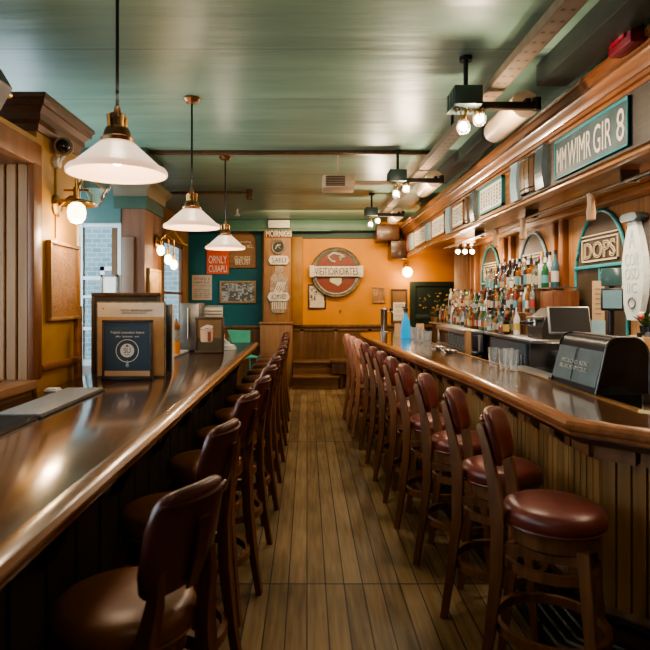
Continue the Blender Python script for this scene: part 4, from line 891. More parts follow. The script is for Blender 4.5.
t = flat('black_board', 'dark framed board leaning behind the white display board', 'board', (X(126, 4.2), 4.2, zc), 0)
part('panel', B(-0.24, 0.24, 0, 0.02, 0, 0.575, 0.004), M['ink'], t)
part('frame', MB().box(-0.25, 0.25, -0.006, 0.026, 0.555, 0.585, 0.004).box(-0.25, -0.225, -0.006, 0.026, 0, 0.57, 0.004).box(0.225, 0.25, -0.006, 0.026, 0, 0.57, 0.004), M['frame_dk'], t)
t = flat('black_board', 'narrow dark board standing on edge just right of the white display board', 'board', (X(168, 4.35), 4.35, zc), 0)
part('panel', B(-0.04, 0.028, 0, 0.03, 0, 0.50, 0.004), M['steel_dk'], t)
part('edge', B(0.028, 0.034, 0, 0.05, 0, 0.50), M['offwhite'], t, smooth=0)
# condiment bottle, steel dispenser, framed mug advert, paper
bl_ = thing('sauce_bottle', 'orange and clear sauce bottle with a brown cap beside the steel dispenser', 'bottle', (X(176, 5.6), 5.6, zc + 0.018))
part('body', MB().lathe([(0.001, 0.0), (0.038, 0.0), (0.040, 0.01), (0.040, 0.12), (0.001, 0.12)], n=24, cap=False), plain('orange_sauce', (0.62, 0.20, 0.01), 0.3), bl_)
part('upper', MB().lathe([(0.040, 0.12), (0.040, 0.215), (0.032, 0.235), (0.001, 0.235)], n=24, cap=False), BOT['clear'], bl_)
part('cap', MB().lathe([(0.036, 0.235), (0.04, 0.245), (0.036, 0.28), (0.018, 0.30), (0.008, 0.335), (0.001, 0.34)], n=20), plain('brown_cap', (0.25, 0.09, 0.025), 0.35), bl_)
t = thing('steel_dispenser', 'upright stainless steel napkin dispenser beside the mug advert', 'dispenser', (X(191, 6.1), 6.1, zc))
xx = X(190.5, 6.1)
part('body', B(xx - 0.105, xx + 0.105, 6.05, 6.35, zc, zc + 0.50, 0.012), plain('brushed_grey_steel', (0.19, 0.19, 0.185), 0.32, 0.8), t, world=True)
part('handle', MB().cyl((xx - 0.01, 6.03, zc + 0.13), (xx - 0.01, 6.03, zc + 0.45), 0.012, n=12).box(xx - 0.016, xx - 0.004, 6.03, 6.05, zc + 0.14, zc + 0.16).box(xx - 0.016, xx - 0.004, 6.03, 6.05, zc + 0.42, zc + 0.44), M['steel'], t, world=True)
dM = 5.83; w, h = 0.285, 0.36
t = flat('advert_frame', 'brown framed advert with a beer mug standing on the left counter', 'sign', (X(209, dM), dM, zc), 0)
part('frame', MB().box(-w / 2, w / 2, 0, 0.07, 0, 0.022, 0.004).box(-w / 2, w / 2, 0, 0.07, h - 0.022, h, 0.004).box(-w / 2, -w / 2 + 0.022, 0, 0.07, 0.02, h - 0.02, 0.004).box(w / 2 - 0.022, w / 2, 0, 0.07, 0.02, h - 0.02, 0.004), M['frame_dk'], t)
part('picture', B(-w / 2 + 0.02, w / 2 - 0.02, 0.012, 0.06, 0.15, h - 0.02), M['brown_art'], t, smooth=0)
part('picture_base', B(-w / 2 + 0.02, w / 2 - 0.02, 0.012, 0.06, 0.02, 0.15), M['olive_art'], t, smooth=0)
mg = part('mug_print', MB().prism([(-0.085, 0.012, 0.12), (-0.075, 0.012, 0.11), (0.02, 0.012, 0.11), (0.035, 0.012, 0.125), (0.04, 0.012, 0.245), (-0.09, 0.012, 0.235)], (0, -0.003, 0)), plain('mug_tan', (0.58, 0.37, 0.23), 0.5), t, smooth=0)
part('foam', MB().prism([(-0.088, 0.010, 0.245), (0.042, 0.010, 0.252), (0.035, 0.010, 0.275), (-0.02, 0.010, 0.285), (-0.06, 0.010, 0.268)], (0, -0.003, 0)).tube([(-0.085, 0.008, 0.25), (-0.02, 0.006, 0.235), (0.03, 0.008, 0.25)], 0.006, 6), plain('mug_pale', (0.66, 0.50, 0.36), 0.5), mg, smooth=0)
part('stripe', MB().box(-0.015, 0.018, 0.0065, 0.009, 0.115, 0.215), plain('mug_red', (0.22, 0.05, 0.03), 0.5), mg, smooth=0)
t = flat('paper_stack', 'white printed card propped behind the mug advert', 'paper', (X(212, 6.3), 6.3, zc), 0)
part('sheet', B(-0.115, 0.115, 0, 0.015, 0, 0.47, 0.002), plain('grey_white_card', (0.42, 0.42, 0.38), 0.6), t)
part('print', MB().box(-0.11, 0.11, -0.003, 0, 0.34, 0.352).box(-0.11, 0.11, -0.003, 0, 0.375, 0.385).box(-0.11, 0.11, -0.003, 0, 0.41, 0.418).box(-0.12, 0.12, -0.003, 0, 0.455, 0.468), M['greyink'], t, smooth=0)
t = thing('napkin_stack', 'crumpled pile of pale napkins right of the mug advert', 'napkins', (X(229, 6.3), 6.3, zc))
mb = MB()
for k in range(4): mb.box(-0.075 + 0.006 * k, 0.075 - 0.010 * k, -0.10, 0.10, 0.012 * k, 0.012 * k + 0.011, 0.003)
mb.prism([(-0.06, -0.05, 0.045), (-0.07, 0.05, 0.045), (-0.07, 0.05, 0.16), (-0.06, -0.02, 0.12), (0.03, -0.05, 0.045)], (0.012, 0.012, 0.0)); part('napkin', mb, M['offwhite'], t)
# turquoise chair past the end of the counter
t = thing('chair', 'turquoise painted chair showing past the far end of the left counter', 'chair', (-1.02, 9.3, 0), math.radians(25))
part('seat', B(-0.19, 0.19, -0.19, 0.19, 0.68, 0.71, 0.01), M['turq'], t)
for sx in (-1, 1):
    for sy in (-1, 1):
        part('leg', MB().tube([(sx * 0.17, sy * 0.17, 0.69), (sx * 0.21, sy * 0.21, 0)], 0.014, 8), M['turq'], t)
part('backrest', MB().prism([(-0.10, 0.17, 0.84), (0.18, 0.17, 0.84), (0.19, 0.19, 1.10), (-0.20, 0.19, 1.12)], (0, 0.02, 0)), M['turq'], t, smooth=0)
for sx in (-1, 1): part('back_post', MB().tube([(sx * 0.15, 0.18, 0.70), (sx * 0.165, 0.20, 1.0)], 0.012, 8), M['turq'], t)
# wooden steps at the back
ws = wood('step_wood', (0.09, 0.04, 0.016), (0.22, 0.11, 0.042), 'X', 8, 0.35, 0.2)
t = thing('wooden_steps', 'dark wooden steps against the panelled back wall', 'steps', (0.2, 10.7, 0))
part('tread', MB().box(-0.26, 0.58, 10.35, 10.72, 0.20, 0.245, 0.012).box(-0.26, 0.56, 10.39, 10.72, 0.0, 0.20), ws, t, world=True)
part('tread', MB().box(-0.26, 0.78, 10.70, 11.13, 0.43, 0.475, 0.012).box(-0.26, 0.76, 10.74, 11.13, 0.0, 0.43), ws, t, world=True)
t = thing('bench', 'low light brown wooden box bench beside the steps', 'bench', (0.75, 10.6, 0))
part('seat', B(0.42, 1.1, 10.40, 10.69, 0.46, 0.53, 0.012), M['wainscot'], t, world=True)
part('front', B(0.45, 1.08, 10.44, 10.68, 0.27, 0.46, 0.006), M['wainscot'], t, world=True)
for xx in (0.62, 1.0): part('leg', B(xx - 0.03, xx + 0.03, 10.46, 10.52, 0, 0.27), M['dark_wood_z'], t, world=True)

# ================================================================== SOFFIT SIGNS  (X = 1.85, facing -X: rotz = -90)
SF = SX - 0.013
def sY(px): return SX * F / (px - VX)
def sof(name, label, cat, pxl, pxr, z0, extra=0.0):
    y0, y1 = sY(pxr), sY(pxl)
    return flat(name, label, cat, (SF if y0 < 4.9 else SX - 0.001, (y0 + y1) / 2, z0), -PI / 2), y1 - y0
t, w = sof('lettered_sign', 'long dark slate sign with tall cream letters and teal edges on the soffit', 'sign', 559.5, 634, 2.475)
hS = 0.285
part('board', B(-w / 2, w / 2, -0.02, 0, 0, hS, 0.003), M['sign_slate'], t)
part('edging', MB().box(-w / 2, w / 2, -0.026, 0, hS - 0.022, hS, 0.003).box(-w / 2, w / 2, -0.026, 0, 0, 0.014, 0.003).box(-w / 2, -w / 2 + 0.012, -0.024, 0, 0, hS).box(w / 2 - 0.008, w / 2, -0.024, 0, 0, hS), M['teal'], t)
part('lettering', MB().text('MM', w * 0.155, 0.165, -w * 0.385, -0.021, 0.13).text('WIMR', w * 0.34, 0.175, -w * 0.11, -0.021, 0.132).text('GIR', w * 0.225, 0.18, w * 0.205, -0.021, 0.135).text('8', w * 0.085, 0.19, w * 0.42, -0.021, 0.14), M['cream_letter'], t, smooth=0)
def cask(label, pl, pr, z0, h, nst):
    t, w = sof('barrel_plaque', label, 'barrel', pl, pr, z0)
    for k in range(nst):
        a0 = PI * k / nst; a1 = PI * (k + 0.86) / nst; rings = []
        for j in range(7):
            u = -1 + j / 3; r = w / 2 * (1.0 - 0.16 * u * u); z = h / 2 + u * h / 2
            pts = []
            for rr_, aa in ((r, a0), (r, a1), (r - 0.02, a1), (r - 0.02, a0)): pts.append((-rr_ * math.cos(aa), -rr_ * math.sin(aa) * 0.34, z))
            rings.append(pts)
        part('stave', MB().loft(rings), M['wainscot'], t, smooth=0)
    for zz in (0.10, 0.90):
        part('hoop', MB().tube([(-(w / 2 * 0.92) * math.cos(PI * i / 14), -(w / 2 * 0.92) * 0.34 * math.sin(PI * i / 14), h * zz) for i in range(15)], 0.006, 6), M['steel_dk'], t)
    part('core', MB().prism([(-w * 0.40 * math.cos(PI * i / 12), -w * 0.40 * 0.34 * math.sin(PI * i / 12), 0.02) for i in range(13)], (0, 0, h - 0.04)), M['black_wood'], t)
cask('half barrel of dark brown staves on the soffit left of the lettered sign', 523, 540, 2.48, 0.30, 7)
cask('narrow half barrel of carved brown staves on the soffit between two lit panels', 465.8, 471.8, 2.48, 0.30, 6)
def upright(label, pl, pr, mat, h=0.33, z0=2.465):
    t, w = sof('wall_bracket', label, 'bracket', pl, pr, z0)
    part('body', MB().loft([[(-w / 2 + 0.012 * math.sin(PI * j / 8), -0.03 - 0.015 * math.sin(PI * j / 8), h * j / 8), (w / 2 - 0.012 * math.sin(PI * j / 8), -0.03 - 0.015 * math.sin(PI * j / 8), h * j / 8), (w / 2, 0, h * j / 8), (-w / 2, 0, h * j / 8)] for j in range(9)]), mat, t, smooth=0)
    part('cap', B(-w / 2 - 0.004, w / 2 + 0.004, -0.04, 0, h - 0.02, h, 0.003), mat, t)
upright('curved dark teal bracket on the soffit between the barrel and the lettered sign', 541, 549.5, M['gunmetal'])
upright('curved pale blue bracket on the soffit left of the larger barrel', 514.5, 521.5, M['paleblue'])
upright('dark teal bracket on the soffit beside the carved barrel', 473, 477.2, M['gunmetal'])
upright('pale blue bracket on the soffit left of the carved barrel panel', 448, 452.5, M['paleblue'])
upright('slate blue bracket on the soffit between the two far lit panels', 428, 431.5, M['paleblue'], 0.27, 2.49)
upright('pale bracket on the soffit beyond the farthest lit panel', 411, 414, M['paleblue'], 0.27, 2.49)
upright('dark red bracket at the far end of the soffit', 404, 409, plain('dark_red_wood', (0.18, 0.035, 0.015), 0.4), 0.3, 2.48)
def litp(label, pl, pr, cols, rim, z0=2.49, h=0.28):
    t, w = sof('lit_panel', label, 'sign', pl, pr, z0)
    fw = 0.02
    part('frame', MB().box(-w / 2, w / 2, -0.03, 0, 0, fw).box(-w / 2, w / 2, -0.03, 0, h - fw, h).box(-w / 2, -w / 2 + fw, -0.03, 0, 0, h).box(w / 2 - fw, w / 2, -0.03, 0, 0, h), rim, t, smooth=0)
    part('panel', B(-w / 2 + fw, w / 2 - fw, -0.018, 0, fw, h - fw), M['lit_panel'], t, smooth=0)
    mb = MB(); rr_ = random.Random(int(pl))
    for k in range(cols):
        xx = -w / 2 + 0.05 + (w - 0.10) * (k + 0.5) / cols; cw = (w - 0.1) / cols * 0.28
        z = h - 0.05
        while z > 0.06:
            l = 0.012 + rr_.random() * 0.035; mb.box(xx - cw, xx + cw, -0.0195, -0.018, max(0.05, z - l), z); z -= l + 0.010
    part('printed_script', mb, plain('faded_grey_brown_ink', (0.33, 0.27, 0.20), 0.6), t, smooth=0)
litp('lit cream panel with teal rim and columns of script, nearest on the soffit', 481, 505, 8, M['teal'])
litp('lit cream panel with columns of script beside the carved barrel on the soffit', 453.6, 465.4, 7, M['var_wood_y'])
litp('lit white panel on the soffit, second from its far end', 433, 446.5, 9, M['var_wood_y'])
litp('lit white panel on the soffit, farthest of all', 415.5, 427.5, 9, M['var_wood_y'])

# ================================================================== RIGHT WALL: ARCHES, SURFBOARD
def arch(label, yc, w, h, z0, txt, zt, hasbar, rimmat):
    t = flat('arched_panel', label, 'panel', (2.649, yc, z0), -PI / 2)
    sp = h - w * 0.66
    pts = [(-w / 2, 0), (w / 2, 0), (w / 2, sp)] + [(w / 2 * math.cos(PI * i / 20), sp + (h - sp) * math.sin(PI * i / 20)) for i in range(1, 20)] + [(-w / 2, sp)]
    part('panel', MB().prism([(a, 0, b_) for a, b_ in pts], (0, -0.02, 0)), M['mirror'], t, smooth=0)
    part('rim', MB().tube([(a, -0.025, b_) for a, b_ in pts], 0.015, 8, True), rimmat, t)
    zb = h * zt
    part('cross_bar', MB().box(-w / 2, w / 2, -0.045, -0.015, zb - 0.03, zb, 0.004).box(-0.012, 0.012, -0.03, -0.015, 0, zb - 0.03), rimmat, t)
    fh = 0.23; fw = w * 0.70
    mb = MB()
    for a, b_, c_, d_ in ((-fw / 2, fw / 2, 0.03, 0.045), (-fw / 2, fw / 2, fh, fh + 0.012), (-fw / 2, fw / 2, fh + 0.035, fh + 0.047), (-fw / 2, -fw / 2 + 0.012, 0.03, fh), (fw / 2 - 0.012, fw / 2, 0.03, fh)): mb.box(a, b_, -0.035, -0.02, zb + c_, zb + d_)
    mb.text(txt, fw * 0.86, fh * 0.66, 0, -0.028, zb + fh * 0.58, ext=0.006, outline=0.02)
    part('lettering', mb, M['mirror_text'], t, smooth=0)
    return t
arch('arched panel with teal rim and cream ornate lettering, nearest of the three', 5.23, 0.92, 1.20, 1.20, 'DOPS', 0.60, True, M['teal'])
arch('arched panel with grey-blue rim behind the tall bottles, middle of the three', 6.78, 0.88, 1.18, 1.20, 'HAA', 0.56, True, M['paleblue'])
arch('small arched panel with teal rim, farthest of the three', 8.35, 0.80, 1.17, 1.20, 'OOB', 0.56, True, M['teal'])
t = flat('surfboard_sign', 'white surfboard-shaped sign with faded teal lettering beside the near arch', 'sign', (2.60, 4.60, 1.44), -PI / 2)
hb = 0.80
prof = [(0.0, 0.08), (0.08, 0.125), (0.25, 0.17), (0.45, 0.185), (0.62, 0.17), (0.80, 0.125), (0.94, 0.075), (1.0, 0.05)]
rings = [[(-b_, -0.0, hb * a), (-b_ * 0.85, -0.035, hb * a), (b_ * 0.85, -0.035, hb * a), (b_, 0, hb * a)] for a, b_ in prof]
part('board', MB().loft(rings), plain('surf_white', (0.60, 0.62, 0.56), 0.4, noise=0.15, nscale=8), t, smooth=0)
part('lettering', MB().text('COR', 0.20, 0.10, 0, -0.036, hb * 0.60).text('OSD', 0.20, 0.09, 0, -0.036, hb * 0.46).text('IIC', 0.14, 0.08, 0, -0.036, hb * 0.32).text('A', 0.09, 0.14, 0, -0.036, hb * 0.80), plain('faded_teal', (0.36, 0.47, 0.45), 0.5), t, smooth=0)
part('emblem', MB().tube([(0.05 * math.cos(a), -0.037, hb * 0.17 + 0.04 * math.sin(a)) for a in [2 * PI * i / 16 for i in range(16)]], 0.007, 5, True), M['greyink'], t)
part('top_cap', MB().loft([[(-0.11 * s_, 0.02, hb + z), (-0.11 * s_, -0.07, hb + z), (0.11 * s_, -0.07, hb + z), (0.11 * s_, 0.02, hb + z)] for z, s_ in ((-0.02, 0.8), (0.0, 1.1), (0.03, 1.0), (0.045, 0.7))]), M['gunmetal'], t, smooth=0)
part('dark_backing_board', B(-0.16, 0.20, 0.0, 0.045, 0.02, hb - 0.04, 0.01), M['black_wood'], t)  # dark backing board behind the surfboard
# ================================================================== BACK BAR
zb = 1.25
t = thing('back_bar', 'back bar counter behind the bar carrying the stepped bottle shelves', 'counter', (2.3, 7.3, 0))
part('carcass', B(2.02, 2.58, 6.4, 9.35, 0, zb - 0.03), M['dark_wood_z'], t, world=True, smooth=0)
part('worktop', B(1.96, 2.58, 5.10, 9.40, zb - 0.03, zb, 0.006), M['steel'], t, world=True)
part('shelf_step', B(2.20, 2.58, 5.85, 9.35, zb, zb + 0.22, 0.004), M['wainscot'], t, world=True)
part('shelf_step', B(2.36, 2.58, 5.85, 7.70, zb + 0.22, zb + 0.46, 0.004), M['wainscot'], t, world=True)
part('glass_shelf', B(2.30, 2.58, 5.50, 7.75, zb + 0.46, zb + 0.472), M['clear'], t, world=True, smooth=0)
t = thing('bar_fridge', 'slate grey steel under-counter fridge behind the bar below the bottles', 'fridge', (2.2, 5.75, 0))
part('body', B(1.99, 2.58, 5.2, 6.3, 0, zb - 0.032, 0.006), M['steel_dk'], t, world=True)
part('door', B(1.965, 1.99, 5.24, 6.26, 0.12, zb - 0.05, 0.006), M['slate'], t, world=True)
part('handle', MB().cyl((1.95, 5.3, 0.7), (1.95, 5.3, 1.1), 0.012, n=10).box(1.95, 1.966, 5.29, 5.31, 0.72, 0.74).box(1.95, 1.966, 5.29, 5.31, 1.06, 1.08), M['steel'], t, world=True)
# stainless open rack further along
t = thing('steel_rack', 'open stainless steel glass rack behind the bar beyond the fridge', 'rack', (1.85, 7.0, 0))
for y in (6.5, 7.85): part('post', B(1.76, 1.80, y - 0.03, y + 0.03, 0, 1.25, 0.004), M['steel'], t, world=True)
for y in (6.5, 7.85): part('post', B(1.91, 1.95, y - 0.03, y + 0.03, 0, 1.25, 0.004), M['steel'], t, world=True)
for z in (0.985, 1.215): part('shelf', B(1.745, 1.955, 6.46, 7.89, z, z + 0.045, 0.004), M['steel'], t, world=True)
part('wooden_post', B(1.74, 1.80, 6.38, 6.455, 0, 1.27, 0.006), M['post_wood'], t, world=True)
part('back_sheet', B(1.95, 1.958, 6.46, 7.89, 0.6, 1.21), M['steel_dk'], t, world=True, smooth=0)
# sink counter behind the near part of the bar
t = thing('service_counter', 'low dark service counter behind the near end of the bar', 'counter', (1.85, 3.8, 0))
part('carcass', MB().box(1.66, 2.10, 2.92, 5.0, 0, 1.0), M['black'], t, world=True, smooth=0)
part('worktop', MB().prism([(1.63, 2.86, 1.0), (1.63, 5.0, 1.0), (2.11, 5.0, 1.0), (2.11, 2.36, 1.0)], (0, 0, 0.025)), M['black_gloss'], t, world=True, smooth=0)
part('drip_tray', B(1.66, 1.86, 3.95, 4.95, 1.025, 1.045, 0.006), M['steel_dk'], t, world=True)
t = thing('steel_worktable', 'steel side table against the back wall behind the monitor', 'table', (2.35, 4.6, 0))
part('tabletop', B(2.14, 2.60, 3.7, 5.12, 1.12, 1.155, 0.006), M['steel'], t, world=True)
for x, y in ((2.18, 3.76), (2.56, 3.76), (2.18, 5.06), (2.56, 5.06)): part('leg', B(x - 0.02, x + 0.02, y - 0.02, y + 0.02, 0, 1.12), M['steel_dk'], t, world=True)
part('lower_shelf', B(2.16, 2.58, 3.72, 5.10, 0.70, 0.72), M['steel_dk'], t, world=True)
t = thing('coffee_machine', 'squat dark grey coffee machine on the back bar left of the monitor', 'machine', (2.33, 5.4, zb))
CMZ = zb
part('body', MB().loft([[(2.08 + dx, 5.16, CMZ + z), (2.45, 5.16, CMZ + z), (2.45, 5.50, CMZ + z), (2.08 + dx, 5.50, CMZ + z)] for z, dx in ((0.0, 0.0), (0.10, 0.0), (0.20, 0.04), (0.27, 0.12))]), plain('coffee_grey', (0.035, 0.03, 0.027), 0.35, 0.2), t, world=True, smooth=0)
part('spout', MB().cyl((2.06, 5.27, CMZ + 0.12), (2.06, 5.27, CMZ + 0.18), 0.02, n=10).cyl((2.06, 5.40, CMZ + 0.12), (2.06, 5.40, CMZ + 0.18), 0.02, n=10).box(2.045, 2.12, 5.22, 5.45, CMZ + 0.17, CMZ + 0.20, 0.004), M['steel'], t, world=True)
for yy in (5.27, 5.40): part('handle', MB().tube([(2.06, yy, CMZ + 0.15), (1.97, yy - 0.02, CMZ + 0.14)], [0.012, 0.016], 8), M['black'], t, world=True)
t = thing('wooden_cabinet', 'red-brown wooden box cabinet under the near end of the top bottle shelf', 'cabinet', (2.45, 5.68, zb))
part('body', B(2.34, 2.58, 5.52, 5.845, zb, zb + 0.44, 0.006), wood('red_brown_cabinet', (0.13, 0.045, 0.02), (0.26, 0.10, 0.045), 'Z', 8, 0.35), t, world=True)
part('door', B(2.328, 2.34, 5.535, 5.83, zb + 0.02, zb + 0.42, 0.004), wood('cabinet_door', (0.16, 0.055, 0.025), (0.30, 0.12, 0.05), 'Z', 8, 0.35), t, world=True)
# ---- bottles
def bottle_geo(kind):
    if kind == 'slim': return [(0.001, 0), (0.030, 0), (0.032, 0.006), (0.032, 0.185), (0.026, 0.215), (0.013, 0.235), (0.012, 0.285), (0.0135, 0.29), (0.0135, 0.30)], (0.0325, 0.05, 0.14), (0.0145, 0.285, 0.315)
    if kind == 'square': return [(0.001, 0), (0.038, 0), (0.040, 0.006), (0.040, 0.165), (0.034, 0.185), (0.015, 0.198), (0.014, 0.235), (0.016, 0.238), (0.016, 0.245)], (0.0405, 0.04, 0.135), (0.017, 0.232, 0.268)
    if kind == 'wine': return [(0.001, 0), (0.036, 0), (0.0375, 0.006), (0.0375, 0.17), (0.030, 0.205), (0.016, 0.235), (0.0135, 0.30), (0.015, 0.302), (0.015, 0.31)], (0.038, 0.05, 0.13), (0.0155, 0.262, 0.316)
    return [(0.001, 0), (0.042, 0), (0.045, 0.01), (0.043, 0.09), (0.030, 0.14), (0.016, 0.17), (0.014, 0.215), (0.016, 0.22), (0.016, 0.228)], (0.0452, 0.025, 0.085), (0.018, 0.215, 0.25)
_bm = {}
def bottle(kind, body, cap, lab, loc, label, group, sc=1.0):
    key = (kind, body, cap, lab)
    if key not in _bm:
        pr, lb, cp = bottle_geo(kind)
        nseg = 4 if kind == 'square' else 14
        def lt(p):
            m = MB().lathe([(r * (1.18 if nseg == 4 and r > 0.02 else 1), z) for r, z in p], n=nseg, cap=False)
            if nseg == 4: bmesh.ops.rotate(m.bm, verts=m.bm.verts[:], cent=(0, 0, 0), matrix=Matrix.Rotation(PI / 4, 3, 'Z'))
            return m
        g = lt(pr).build('bottle', BOT[body], 40)
        l = lt([(lb[0] * 1.01, lb[1]), (lb[0] * 1.01, lb[2])]).build('paper_label', LAB[lab], 40)
        c = MB().lathe([(cp[0], cp[1]), (cp[0], cp[2]), (0.001, cp[2])], n=10, cap=False).build('cap', CAP[cap], 40)
        _bm[key] = (g, l, c)
    g, l, c = _bm[key]
    o = bpy.data.objects.new('liquor_bottle', g); C.objects.link(o); o.location = loc; o.scale = (sc, sc, sc)
    o['label'] = label; o['category'] = 'bottle'; o['group'] = group
    for nm, me in (('paper_label', l), ('cap', c)):
        k = bpy.data.objects.new(nm, me); C.objects.link(k); k.parent = o
    return o
rb_ = random.Random(11)
NAMES = {'clear': 'clear glass', 'amber': 'amber', 'green': 'green glass', 'dark': 'near-black', 'blue': 'pale blue', 'red': 'red', 'honey': 'honey coloured', 'white': 'white'}
def row(x, y0, y1, z, n, tier, scr):
    for i in range(n):
        y = y0 + (y1 - y0) * (i + 0.5) / n
        kind = rb_.choice(['slim', 'slim', 'square', 'wine', 'squat'])
        body = rb_.choice(['clear', 'clear', 'clear', 'clear', 'amber', 'amber', 'green', 'dark', 'dark', 'blue', 'red', 'honey', 'honey', 'white'])
        cap = rb_.choice(['black', 'black', 'gold', 'silver', 'red', 'white', 'black', 'silver']); lab = rb_.choice(['white', 'white', 'cream', 'cream', 'black', 'red', 'teal', 'yellow'])
        sc = scr[0] + rb_.random() * (scr[1] - scr[0])
        bottle(kind, body, cap, lab, (x + (rb_.random() - 0.5) * 0.03, y, z), '%s bottle with %s cap, %s, %s from near end' % (NAMES[body], cap, tier, ordn(i + 1)), 'bottles on the ' + tier, sc)
row(2.12, 5.86, 9.25, zb, 43, 'back bar bottom tier', (0.76, 0.98))
row(2.28, 5.88, 9.3, zb + 0.22, 42, 'back bar middle tier', (0.78, 1.0))
row(2.37, 5.75, 7.7, zb + 0.472, 22, 'front of glass top shelf', (0.9, 1.18))
row(2.50, 5.82, 7.65, zb + 0.472, 18, 'rear of glass top shelf', (1.05, 1.3))
row(2.03, 5.9, 7.6, zb, 21, 'back bar front edge', (0.7, 0.9))

# ================================================================== ON AND BEHIND THE RIGHT BAR
zt = 1.07
M['greyletter'] = plain('worn_grey_letters', (0.36, 0.34, 0.29), 0.5)
# big black appliance with grey-green doors facing the aisle (local frame in world coords)
t = thing('pastry_warmer', 'large black rounded counter appliance with two lettered grey doors by the bar', 'appliance', (1.80, 3.45, 1.025))
y0, y1, xf, xb = 3.21, 3.81, 1.60, 1.875
z0 = 1.082
def sect(o=0.0, n=8):
    # XZ section: leaning front, rounded top, upright back
    p = [(xf - o, z0), (xf + 0.055 - o, z0 + 0.235 + o * 0.3)]
    p += [(xf + 0.055 + 0.06 * (1 - math.cos(a)) - o * math.cos(a), z0 + 0.235 + 0.068 * math.sin(a) + o * math.sin(a)) for a in [PI / 2 * i / n for i in range(1, n + 1)]]
    p += [(xb - 0.09, z0 + 0.303 + o)] + [(xb - 0.09 + 0.09 * math.sin(a) + o * math.sin(a), z0 + 0.203 + 0.10 * math.cos(a) + o * math.cos(a)) for a in [PI / 2 * i / n for i in range(1, n + 1)]]
    p += [(xb + o, z0)]
    return p
part('body', MB().prism([(a, y0 + 0.012, b) for a, b in sect()], (0, y1 - y0 - 0.024, 0)), M['black'], t, world=True)
part('end_cap', MB().prism([(a, y0, b) for a, b in sect(0.006)], (0, 0.014, 0)), M['black_gloss'], t, world=True)
part('end_cap', MB().prism([(a, y1 - 0.014, b) for a, b in sect(0.006)], (0, 0.014, 0)), M['black_gloss'], t, world=True)
part('end_rim', MB().tube([(a, y0 + 0.002, b) for a, b in sect(0.010)], 0.006, 6), M['steel_dk'], t, world=True)
ym = (y0 + y1) / 2 + 0.02
for a, b in ((y0 + 0.02, ym - 0.004), (ym + 0.004, y1 - 0.02)):
    dr = part('door', MB().prism([(xf - 0.008, a, z0 + 0.03), (xf + 0.045, a, z0 + 0.23), (xf + 0.055, a, z0 + 0.23), (xf + 0.006, a, z0 + 0.03)], (0, b - a, 0)), M['gunmetal'], t, world=True, smooth=0)
part('handle', MB().tube([(xf - 0.006, ym, z0 + 0.045), (xf + 0.034, ym, z0 + 0.225)], 0.0028, 8), M['black'], t, world=True)
def slanted_text(tx, yc, zc_, w, h):
    m = MB().text(tx, w, h, 0, 0, 0, ext=0.002)
    sl = math.atan2(0.053, 0.215)
    xs_ = xf - 0.008 + (zc_ - z0 - 0.03) * 0.053 / 0.215
    m.bm.transform(Matrix.Translation((xs_ - 0.001, yc, zc_)) @ Matrix.Rotation(sl, 4, 'Y') @ Matrix.Rotation(-PI / 2, 4, 'Z'))
    return m
part('lettering', slanted_text('MCROIO RDK', ym + 0.0, z0 + 0.145, 0.34, 0.024), M['greyletter'], t, world=True, smooth=0)
part('lettering', slanted_text('BLAUESMCUL', ym + 0.0, z0 + 0.110, 0.36, 0.025), M['greyletter'], t, world=True, smooth=0)
part('base', MB().box(xf - 0.015, xb + 0.01, y0 - 0.005, y1 + 0.01, 1.077, z0, 0.002).box(xf + 0.04, xb - 0.02, y0 + 0.02, y1 - 0.02, 1.025, 1.078), M['black'], t, world=True)
part('top_trim', MB().box(xf + 0.12, xb - 0.11, y0 + 0.03, y1 - 0.03, z0 + 0.303, z0 + 0.313, 0.003), plain('brown_grey_top', (0.12, 0.09, 0.07), 0.35, 0.4), t, world=True)
t = thing('monitor', 'tilted dark grey point-of-sale monitor standing behind the black appliance', 'monitor', (1.78, 3.98, 1.025))
mm = MB().box(-0.135, 0.135, -0.012, 0.014, 0, 0.20, 0.008); 
Rm = Matrix.Translation((1.775, 3.93, 1.37)) @ Matrix.Rotation(math.radians(-12), 4, 'Z') @ Matrix.Rotation(math.radians(-24), 4, 'X')
mm.bm.transform(Rm); part('housing', mm, plain('monitor_silver', (0.34, 0.34, 0.33), 0.4, 0.6), t, world=True)
mm = B(-0.122, 0.127, -0.015, -0.012, 0.012, 0.188); mm.bm.transform(Rm); part('screen', mm, M['screen'], t, world=True, smooth=0)
part('stand', MB().tube([(1.79, 4.02, 1.045), (1.785, 4.0, 1.25), (1.78, 3.985, 1.43)], 0.022, 10).box(1.70, 1.88, 3.94, 4.12, 1.045, 1.06, 0.006), M['steel_dk'], t, world=True)
# card terminal on a stand + card display behind
t = thing('tablet_terminal', 'dark upright tablet till on a stand in front of the near arch', 'tablet', (2.30, 4.35, 1.155))
mm = B(-0.075, 0.075, -0.012, 0.012, 0, 0.17, 0.01); Rm = Matrix.Translation((2.25, 4.30, 1.52)) @ Matrix.Rotation(math.radians(-22), 4, 'Z') @ Matrix.Rotation(math.radians(-10), 4, 'X'); mm.bm.transform(Rm); part('housing', mm, M['black'], t, world=True)
mm = B(-0.062, 0.064, -0.015, -0.012, 0.016, 0.152); mm.bm.transform(Rm); part('screen', mm, plain('pale_blue_screen', (0.16, 0.27, 0.31), 0.15), t, world=True, smooth=0)
mm = B(-0.07, 0.07, -0.01, 0.01, 0.185, 0.32, 0.006); mm.bm.transform(Rm); part('rear_display', mm, plain('dark_teal_screen', (0.05, 0.10, 0.105), 0.15), t, world=True)
mm = B(-0.02, 0.02, 0.005, 0.025, 0.10, 0.30); mm.bm.transform(Rm); part('bracket', mm, M['black'], t, world=True)
